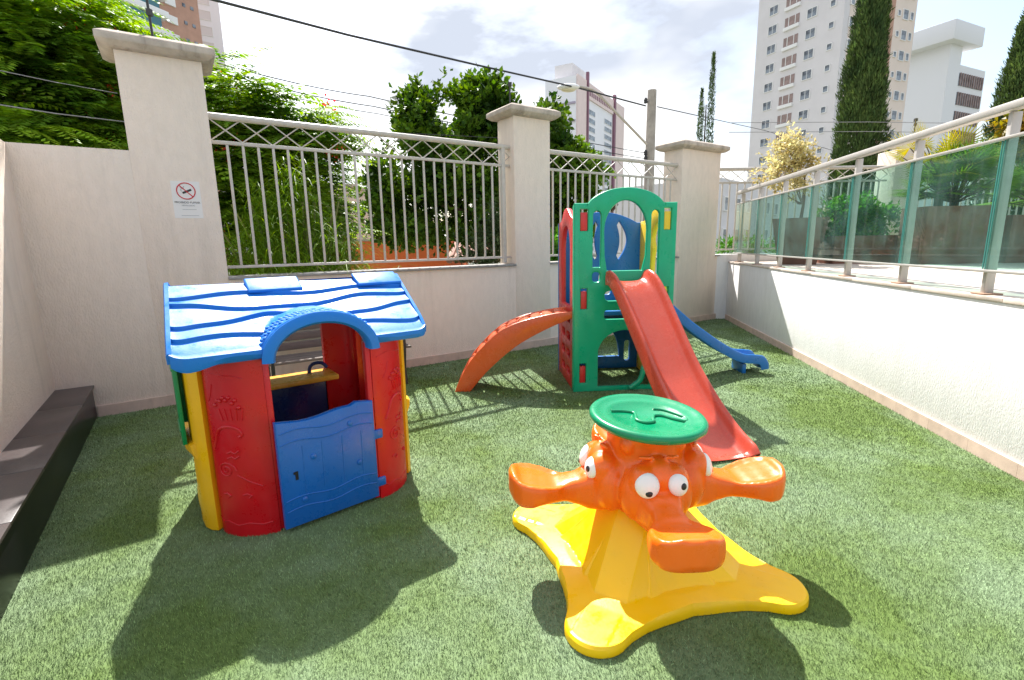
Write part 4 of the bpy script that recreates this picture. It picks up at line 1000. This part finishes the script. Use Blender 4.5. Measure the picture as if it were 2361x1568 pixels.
def planter(label, x0, x1, y0, y1, h):
    cx, cy = (x0+x1)/2, (y0+y1)/2; o = empty('brick_planter', (cx, cy, TER-.015), label=label, cat='planter', group='rectangular brick planters on the terrace')
    w, d = x1-x0, y1-y0; b = MB()
    for c_, s_ in (((0, -d/2+.04, h/2), (w, .08, h)), ((0, d/2-.04, h/2), (w, .08, h)), ((-w/2+.04, 0, h/2), (.08, d-.162, h)), ((w/2-.04, 0, h/2), (.08, d-.162, h))): b.box(c_, s_)
    b.build('box', M_POT, o, bevel=.004); MB().box((0, 0, h-.07), (w-.17, d-.17, .04)).build('soil', M_SOIL, o); return (cx, cy, TER+h-.06)
g1 = planter('low brick planter with the round green shrub', 5.55, 6.95, 8.65, 9.3, .47)
g2 = planter('tall brick planter with the fan palms', 6.55, 7.72, 8.0, 8.55, .90)
g3 = planter('brick planter at the right edge behind the last glass panes', 7.8, 10.5, 7.9, 8.6, .74)
sh = empty('round_shrub', g1, label='round glossy green shrub in the low brick planter', cat='shrub')
sb = [(tuple(Vector(at(1925, 505, 9))), (.32, .28, .28)), (tuple(at(1970, 490, 9)), (.36, .3, .30)), (tuple(at(2025, 505, 9)), (.3, .28, .27)), (tuple(at(1975, 530, 9)), (.5, .3, .2))]
V = crown_cluster(sb, 1100, 6, .085, .045, thr=-.35, scale=3, shell=.4, up=.6); link('foliage', np_mesh(V-np.array(g1), 4), M_SHRUB, sh)
b = MB()
for c, r in sb[:3]: b.tube([(0, 0, 0), tuple(Vector(c)-Vector(g1))], .02, 6)
b.build('stems', M_BARK, sh)
def palm(label, base, n, L, m, hub=.35, up=.9, seed=3):
    root = empty('palm', base, label=label, cat='palm', group='fan palms in brick planters'); r2 = np.random.default_rng(seed); out = []
    for k in range(n):
        az = r2.uniform(0, 2*PI); el = r2.uniform(-.15, 1.35)*up; d = Vector((math.cos(az)*math.cos(el), math.sin(az)*math.cos(el), math.sin(el))); p = Vector((r2.normal()*.12, r2.normal()*.12, hub)); q = p+d*L*r2.uniform(.4, .7)
        # fan of narrow leaflets
        sd = d.cross(Vector((0, 0, 1))).normalized(); nn = sd.cross(d)
        for j in range(26):
            a = (j-12.5)/12.5*1.9; dd = d*math.cos(a)+sd*math.sin(a)+nn*.12+Vector((0, 0, -.25*abs(math.sin(a))-.15)); out.append((q, dd.normalized(), nn, L*.55*(1-.25*abs(a)/1.9)))
    P = np.array([o_[0] for o_ in out]); D_ = np.array([o_[1] for o_ in out]); N_ = np.array([o_[2] for o_ in out]); L_ = np.array([o_[3] for o_ in out])
    V = leaf_quads(P, D_, N_, L_, np.full(len(P), .022)); link('fronds', np_mesh(V, 4), m, root)
    b = MB()
    for k in range(0, len(out), 26): b.tube([(0, 0, hub-.2), tuple(out[k][0])], .008, 5)
    b.tube([(0, 0, 0), (0, 0, hub)], .06, 8); b.build('stems', M_BARK, root, smooth=True)
palm('dark green fan palm in the tall brick planter', (7.2, 8.3, g2[2]), 80, .74, M_PALM, .30, .95, 3)
palm('yellowing fan palm rising at the left of the tall brick planter', (6.9, 8.25, g2[2]), 11, .72, M_PALMY, .62, 1.2, 5)
palm('fan palm in the brick planter at the right edge', (8.6, 8.25, g3[2]), 60, .8, M_PALM, .35, .9, 8)
cb = (8.35, 7.95, g3[2]); cr_o = empty('croton', cb, label='yellow and orange croton leaves at the right edge above the handrail', cat='shrub')
V = crown_cluster([E3(2345, 285, 8.2, 35, 30, .2), E3(2350, 330, 8.2, 30, 40, .2)], 260, 6, .12, .05, thr=-.4, shell=.1); link('foliage', np_mesh(V-np.array(cb), 4), M_CROT, cr_o)
MB().tube([(0, 0, 0), tuple(at(2348, 300, 8.2)-Vector(cb))], .02, 6).build('stems', M_BARK, cr_o)

# ================================================================== background buildings
M_BW = mat('tower_render', (.70, .67, .68), .8, var=.06, vscale=.4); M_BP = mat('tower_pink', (.76, .62, .59), .8, var=.08, vscale=.4); M_BB = mat('tower_brick', (.52, .30, .22), .8, var=.15, vscale=.6)  # tower_pink is paled in its colour to stand for distance haze
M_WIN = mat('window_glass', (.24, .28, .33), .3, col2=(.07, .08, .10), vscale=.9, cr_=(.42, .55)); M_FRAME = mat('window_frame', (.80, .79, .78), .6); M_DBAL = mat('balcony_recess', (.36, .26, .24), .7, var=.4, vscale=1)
M_MAR = mat('maroon_band', (.22, .10, .14), .7); M_BLUEG = mat('blue_glass', (.04, .16, .20), .12)
def ray_xy(x, y): d = ray(x, y); return Vector((d.x/d.y, 1, 0))
def facade(name, parent, P0, dirv, outn, w, z0, z1, m):
    """wall slab from P0 along dirv"""
    return None
def tower_box(root, w, d, z0, z1, m, name='walls'):
    """local x along face A, y into depth"""
    return MB().box((w/2, d/2, (z0+z1)/2), (w, d, z1-z0)).build(name, m, root)
def win_mesh(w, h, frame=.06, mull=1):
    g = MB().box((0, 0, 0), (w, .10, h)); 
    f = MB()
    for s in (-1, 1): f.box((s*(w/2+frame/2), -.03, 0), (frame, .16, h+2*frame)); f.box((0, -.03, s*(h/2+frame/2)), (w, .16, frame))
    for k in range(mull): f.box((-w/2+w*(k+1)/(mull+1), -.03, 0), (.06, .12, h))
    return g.mesh('window'), f.mesh('frame')
def put_windows(root, spec, rot, face_off, cap):
    cnt = 0
    for (u, zs, w, h, mull, gm) in spec:
        g, f = win_mesh(w, h, .09, mull)
        g.materials.append(gm); f.materials.append(M_FRAME)
        for z in zs:
            if cnt >= cap: return
            o = bpy.data.objects.new('window', g); COL.objects.link(o); o.parent = root; o.rotation_euler = (0, 0, rot)
            c, s = math.cos(rot), math.sin(rot); o.location = (face_off[0]+u*c, face_off[1]+u*s, z)
            o2 = bpy.data.objects.new('frame', f); COL.objects.link(o2); o2.parent = o; cnt += 1
# big apartment tower (right)
cn = ray_xy(1938, 100)*80; th = math.radians(90+24.3)     # face A goes from the near corner to back-left
fa = Vector((-.41, .91, 0)).normalized(); fbv = Vector((fa.y, -fa.x, 0))
lft = cn + fa*15.0
tr_ = empty('apartment_tower', (lft.x, lft.y, -3), math.atan2(-fa.y, -fa.x), label='tall pale apartment tower behind the broad cypress', cat='building')
tower_box(tr_, 15.0, 17.5, 0, 75, M_BW)
zs = [3.2+2.95*k for k in range(4, 19)]; zs = [z for z in zs if z > 11]
put_windows(tr_, [(3.1, zs, 1.5, 1.25, 1, M_WIN), (10.0, zs, 1.5, 1.25, 1, M_WIN), (13.3, zs, .7, .8, 0, M_WIN)], 0, (0, -.02), 60)
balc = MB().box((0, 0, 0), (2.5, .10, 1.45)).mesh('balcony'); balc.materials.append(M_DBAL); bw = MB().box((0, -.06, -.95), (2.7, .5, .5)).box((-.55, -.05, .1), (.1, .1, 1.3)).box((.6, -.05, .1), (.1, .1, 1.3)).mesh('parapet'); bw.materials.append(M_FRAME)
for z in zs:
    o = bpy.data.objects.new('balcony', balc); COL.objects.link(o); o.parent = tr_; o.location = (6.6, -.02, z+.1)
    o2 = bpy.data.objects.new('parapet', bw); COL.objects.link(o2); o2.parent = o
# face B : right side, warm band
MB().box((15.02, 11.2, 37.5), (.14, 1.3, 75)).build('coloured_band', M_BB, tr_); MB().box((15.01, 5.8, 37.5), (.08, 9.0, 75)).box((15.01, 14.6, 37.5), (.08, 5.5, 75)).build('side_facing', mat('tower_warm', (.78, .66, .58), .8, var=.05, vscale=.5), tr_)
put_windows(tr_, [(1.6, zs, .7, 1.2, 0, M_WIN), (3.6, zs, 1.2, 1.3, 0, M_WIN), (12.9, zs, .6, .7, 0, M_WIN), (14.6, zs, 1.2, 1.3, 0, M_WIN), (16.2, zs, .7, 1.0, 0, M_WIN)], PI/2, (15.08, 0), 75)
# white office building with projecting roof
c0 = ray_xy(2172, 250)*120; f1 = Vector((-.43, .90, 0)).normalized(); wl = c0+f1*22
wb = empty('office_building', (wl.x, wl.y, -3), math.atan2(-f1.y, -f1.x), label='white office block with a projecting flat roof right of the apartment tower', cat='building')
H1 = at(2172, 100, 120).z+3; H2 = at(2176, 140, 120).z+3; M_OFF = mat('office_white', (.74, .74, .76), .8)
MB().box((11, 2.5, H1/2), (22, 5, H1)).build('walls', M_OFF, wb)
MB().box((11.4, 3.4, H1+2.0), (24.6, 12.6, 4.0)).box((11.4, 3.4, H1+4.2), (22, 10, .4)).build('roof', M_OFF, wb, bevel=.3)
MB().box((10.8, 11.2, H2/2), (21.6, 12.3, H2)).build('side_block', M_OFF, wb)
for k in range(6):
    z = H2-3.0-k*4.1; MB().box((21.62, 11.3, z), (.12, 10.8, 2.7)).build('window', M_WIN, wb)
    b = MB()
    for j_ in range(11): b.box((21.75, 6.3+j_*1.0, z), (.25, .35, 2.7))
    b.build('sunshade', M_DBAL, wb)
# middle tower, far
c0 = ray_xy(1327, 200)*190; f1 = Vector((-.86, .5, 0)).normalized(); Lw_ = 12.0; wl = c0+f1*Lw_; fb2 = Vector((.5, .86, 0)).normalized()
def uB(xd):
    r_ = (xd*1024/2360-512)/FPX; return (r_*c0.y-c0.x)/(fb2.x-r_*fb2.y)
mt = empty('apartment_tower', (wl.x, wl.y, -3), math.atan2(-f1.y, -f1.x), label='distant white and pink apartment tower behind the street lamp', cat='building')
H = at(1345, 183, 195).z+3; WB = uB(1430)
tower_box(mt, Lw_, WB, 0, H, mat('far_white', (.78, .78, .82), .8))
def bandB(x0, x1, h, t_, m, name): u0, u1 = uB(x0), uB(x1); MB().box((Lw_+t_/2, (u0+u1)/2, h/2), (t_, u1-u0, h)).build(name, m, mt)
bandB(1327.5, 1347, H+.5, .5, M_BP, 'pink_column'); bandB(1410, 1429, H+.3, .6, M_BP, 'pink_column'); bandB(1348, 1350.5, H+3.5, .9, M_MAR, 'dark_strip'); bandB(1406, 1409, H+2.5, 1.0, M_MAR, 'dark_strip')
MB().box((Lw_+.3, (uB(1351)+uB(1405))/2, H-2.6), (.6, uB(1405)-uB(1351), 5.6)).build('attic', M_BP, mt)
for k in range(14): MB().box((Lw_+.62, uB(1352)+(uB(1404)-uB(1352))*(k+.5)/14, H-3.4), (.1, 1.2, 1.6)).build('vent', M_MAR, mt)
MB().box((5, 12, H+3), (7, 14, 6)).build('water_tank', M_BW, mt)
zs2 = [H-9.5-3.0*k for k in range(20)]
put_windows(mt, [((uB(1352)+uB(1368))/2, zs2, uB(1368)-uB(1353), 1.7, 1, M_WIN), ((uB(1388)+uB(1404))/2, zs2, uB(1404)-uB(1389), 1.7, 2, M_WIN)], PI/2, (Lw_+.1, 0), 40)
put_windows(mt, [(4.2, zs2[:18], 1.8, 1.6, 1, M_WIN)], 0, (0, -.05), 18)
for z in (H-9, H-15): MB().box((Lw_/2, -.3, z), (Lw_, .6, .7)).build('cornice', mat('lilac', (.38, .33, .42), .8) if z > H-10 else bpy.data.materials['lilac'], mt)
# brick tower at top left
c0 = ray_xy(462, 60)*105; f1 = Vector((-.36, -.93, 0)).normalized(); wl = c0+f1*26
bt = empty('apartment_tower', (wl.x, wl.y, -3), math.atan2(-f1.y, -f1.x), label='brick coloured tower with white balconies at the top left', cat='building')
tower_box(bt, 26, 12, 0, 70, M_BB)
for z in [27+3.0*k for k in range(13)]:
    bl = MB().box((9.6, -1.0, z), (17.5, 2.0, 1.25)).build('balcony', M_FRAME, bt, bevel=.05); MB().box((9.2, -.9, z+1.45), (15.5, 1.7, 1.55)).build('glazing', M_BLUEG, bl)
    MB().box((20.2, -.15, z+.4), (2.0, .3, 1.3)).build('panel', M_FRAME, bt)
    for u_ in (23.0, 24.6): MB().box((u_, -.03, z+.9), (.6, .1, .6)).build('window', M_WIN, bt)
c1 = ray_xy(510, 60)*120; f2 = Vector((-.8, -.6, 0)).normalized(); wl = c1+f2*16
b2 = empty('apartment_tower', (wl.x, wl.y, -3), math.atan2(-f2.y, -f2.x), label='pale white tower just right of the brick coloured tower', cat='building'); tower_box(b2, 16, 12, 0, 66, mat('pale_tower', (.80, .80, .84), .8))
put_windows(b2, [(12.5, [29+3.1*k for k in range(11)], 3.2, 1.7, 0, M_BW)], 0, (0, -.03), 12)
# block seen past the corner
p0 = at(1655, 500, 42); p1 = at(1760, 500, 50)
ab_ = empty('apartment_block', (p0.x, p0.y, -3), math.atan2((p1-p0).y, (p1-p0).x), label='grey apartment block seen between the right pillar and the glass railing', cat='building'); hb = at(1700, 415, 44).z+3
tower_box(ab_, 26, 10, 0, hb, M_BW); put_windows(ab_, [(1.4+2.6*k, [hb-2.0-2.6*j for j in range(4)], .9, 1.0, 0, M_WIN) for k in range(7)], 0, (0, -.02), 40)
# orange house + tiled roof
p0 = at(800, 556, 15); p1 = at(1037, 556, 15)
oh = empty('orange_house', (p0.x, p0.y, -3), 0, label='bright orange rendered house wall seen through the longest railing', cat='house')
hz = p0.z+3
MB().box(((p1.x-p0.x)/2, 3, hz/2), (p1.x-p0.x, 6, hz)).build('wall', mat('orange_render', (.80, .17, .045), .85, var=.06), oh)
MB().box(((p1.x-p0.x)/2, 3, hz+.02), (p1.x-p0.x+.04, 6.04, .06)).build('coping', M_CAP, oh)
p2 = at(1040, 556, 14); th_ = empty('tiled_house', (p2.x+.05, p2.y, -3), 0, label='small house with a terracotta tiled roof beside the orange house', cat='house')
MB().box((.75, 2.5, 1.7), (1.4, 4.4, 3.4)).build('wall', M_BW, th_)
b = MB(); M_TILE = mat('roof_tile', (.42, .22, .16), .8, var=.4, vscale=9)
zr, ze = at(1060, 552, 16).z+3, at(1060, 600, 13.6).z+3
for j in range(9):
    x = -.1+j*.19; b.tube([(x, -.2, ze), (x, 2.5, zr)], .095, 8)
b.add([(-.1, -.2, ze-.03), (1.5, -.2, ze-.03), (1.5, 2.5, zr-.03), (-.1, 2.5, zr-.03), (1.5, 5.2, ze-.03), (-.1, 5.2, ze-.03)], [(0, 1, 2, 3), (3, 2, 4, 5)]); b.build('roof', M_TILE, th_, smooth=True)
p3_ = at(800, 430, 22); fh = empty('beige_house', (p3_.x-3.2, p3_.y, -3), 0, label='beige house edge behind the feathery tree and the railing', cat='house'); MB().box((1.7, 3, (p3_.z+3)/2), (3.4, 6, p3_.z+3)).build('wall', mat('beige_render', (.62, .50, .40), .85), fh); MB().box((1.7, 3, p3_.z+3.04), (3.6, 6.2, .12)).build('coping', M_CAP, fh)
# hills on the horizon
b = MB(); rows = []
for q, (Y, k) in enumerate(((500, 0), (620, 1), (800, 0))):
    rows.append([Vector((x, Y, -3+(9+6*math.sin(x*.011)+4*math.sin(x*.031+1))*k)) for x in range(-1000, 1100, 25)])
b.grid(rows).build('hills', mat('hill_green', (.16, .20, .17), .9, var=.4, vscale=.05), smooth=True, kind='structure')

# ================================================================== pole, lamp, cables
pb, pt = at(1493, 470, 16), at(1503, 208, 16)
up_ = empty('utility_pole', (pb.x, pb.y, -3), label='round concrete utility pole behind the playset railing', cat='pole')
MB().tube([(0, 0, 0), (pt.x-pb.x, 0, pt.z+3)], [.21, .13], 16).build('shaft', mat('pole_concrete', (.42, .38, .33), .9, var=.25, vscale=5, bump=.3, dirt=.5, dscale=4), up_, smooth=True)
b = MB()
for y_ in (232, 352, 365): 
    p = at(1488, y_, 15.85)-Vector((pb.x, pb.y, -3)); b.lathe([(.02, -.08), (.06, -.06), (.045, -.02), (.06, .02), (.03, .08)], 12, Matrix.Translation(p)); b.tube([tuple(p), tuple(p+Vector((.1, .15, 0)))], .02, 6)
b.build('insulator', M_IRON, up_, smooth=True)
la = empty('street_lamp', tuple(at(1490, 332, 15.8)), label='street lamp on a long slanting arm fixed to the utility pole', cat='street lamp'); L0 = at(1490, 332, 15.8)
arm = [Vector((0, 0, 0)), at(1440, 280, 15.2)-L0, at(1390, 228, 14.7)-L0, at(1365, 207, 14.4)-L0, at(1335, 199, 14.2)-L0]
MB().tube(catmull([tuple(p) for p in arm], 5), .035, 8).build('arm', M_RAIL, la, smooth=True)
hd = at(1310, 201, 14.0)-L0; MB().ball(tuple(hd), (.30, .16, .085)).build('lamp_head', M_FRAME, la, smooth=True); MB().ball(tuple(hd-Vector((0, 0, .05))), (.2, .12, .07)).build('lamp_lens', mat('lens', (.75, .68, .5), .2), la, smooth=True)
M_CAB = mat('cable_black', (.03, .03, .035), .6); M_WIRE = mat('wire_grey', (.25, .25, .26), .5, metal=.5)
def cable(pts, r, label, m=M_CAB, name='power_cable', group='overhead cables along the street', sag=.0):
    A = [at(*p) for p in pts]; P = []
    for i in range(len(A)-1):
        for k in range(12): 
            t = k/12; q = A[i].lerp(A[i+1], t); q.z -= sag*4*t*(1-t); P.append(q)
    P.append(A[-1]); c = A[0]; o = MB().tube([p_-c for p_ in P], r, 6).build(name, m, smooth=True, label=label, cat='cable', group=group); o.location = c
cable([(380, -30, 7.5), (800, 80, 9.5), (1100, 150, 12), (1330, 202, 14), (1488, 244, 15.85)], .020, 'thick twisted black cable crossing the sky down to the utility pole')
cable([(500, 145, 8.5), (850, 222, 12), (1490, 353, 15.85)], .010, 'thin cable from the tall pillar past the almond tree, upper of three', sag=.05)
cable([(500, 165, 8.5), (860, 245, 12), (1490, 366, 15.85)], .010, 'thin cable from the tall pillar past the almond tree, middle of three', sag=.05)
cable([(500, 178, 8.5), (870, 262, 12), (1485, 372, 16)], .008, 'thin cable from the tall pillar past the almond tree, lowest of three', sag=.05)
cable([(1515, 246, 16), (1760, 300, 30), (2100, 400, 60)], .014, 'thin cable leaving the utility pole to the right')
cable([(480, 268, 6.6), (800, 300, 9), (1155, 318, 11)], .006, 'thin wire just above the top rail of the longest railing')
cable([(-60, 232, 5.0), (130, 262, 5.4), (290, 281, 6.2)], .006, 'pale wire across the flamboyant tree left of the tallest pillar', m=M_WIRE)
cable([(-60, 150, 5.0), (130, 190, 5.5), (270, 215, 6.2)], .004, 'thin wire high across the flamboyant tree at left', m=M_WIRE)
cable([(1680, 283, 11), (2000, 281, 11), (2200, 284, 11)], .006, 'thin pale wire above the terrace railing, in front of the cypress', m=M_WIRE)
cable([(1680, 305, 11), (2000, 303, 11), (2200, 306, 11)], .006, 'lower thin pale wire above the terrace railing', m=M_WIRE)
# security wire posts on the pillar caps
def wpost(x, y0, y1, Y, label):
    a, c = at(x, y1, Y), at(x, y0, Y); o = MB().tube([(0, 0, 0), (0, 0, c.z-a.z)], .012, 8).box((0, 0, (c.z-a.z)*.95), (.05, .05, .06)).box((0, 0, (c.z-a.z)*.6), (.04, .04, .05)).build('wire_post', M_IRON, label=label, cat='post', group='wire posts on the walls'); o.location = a
q = WM @ Vector((.62, .2, 3.51)); wp = MB().tube([(0, 0, 0), (-.01, 0, .62)], .012, 8).box((0, 0, .34), (.04, .04, .06)).box((0, 0, .52), (.04, .04, .06)).build('wire_post', M_IRON, label='thin wire post on the cap of the tallest pillar', cat='post', group='wire posts on the walls'); wp.location = q
q = WM @ Vector((4.85, .3, 3.45)); wp = MB().tube([(0, 0, 0), (0, 0, .42)], .010, 8).box((0, 0, .40), (.06, .04, .05)).build('wire_post', M_IRON, label='thin wire post on the cap of the middle pillar', cat='post', group='wire posts on the walls'); wp.location = q
wpost(2107, 275, 305, 11, 'thin wire post in front of the white office block')
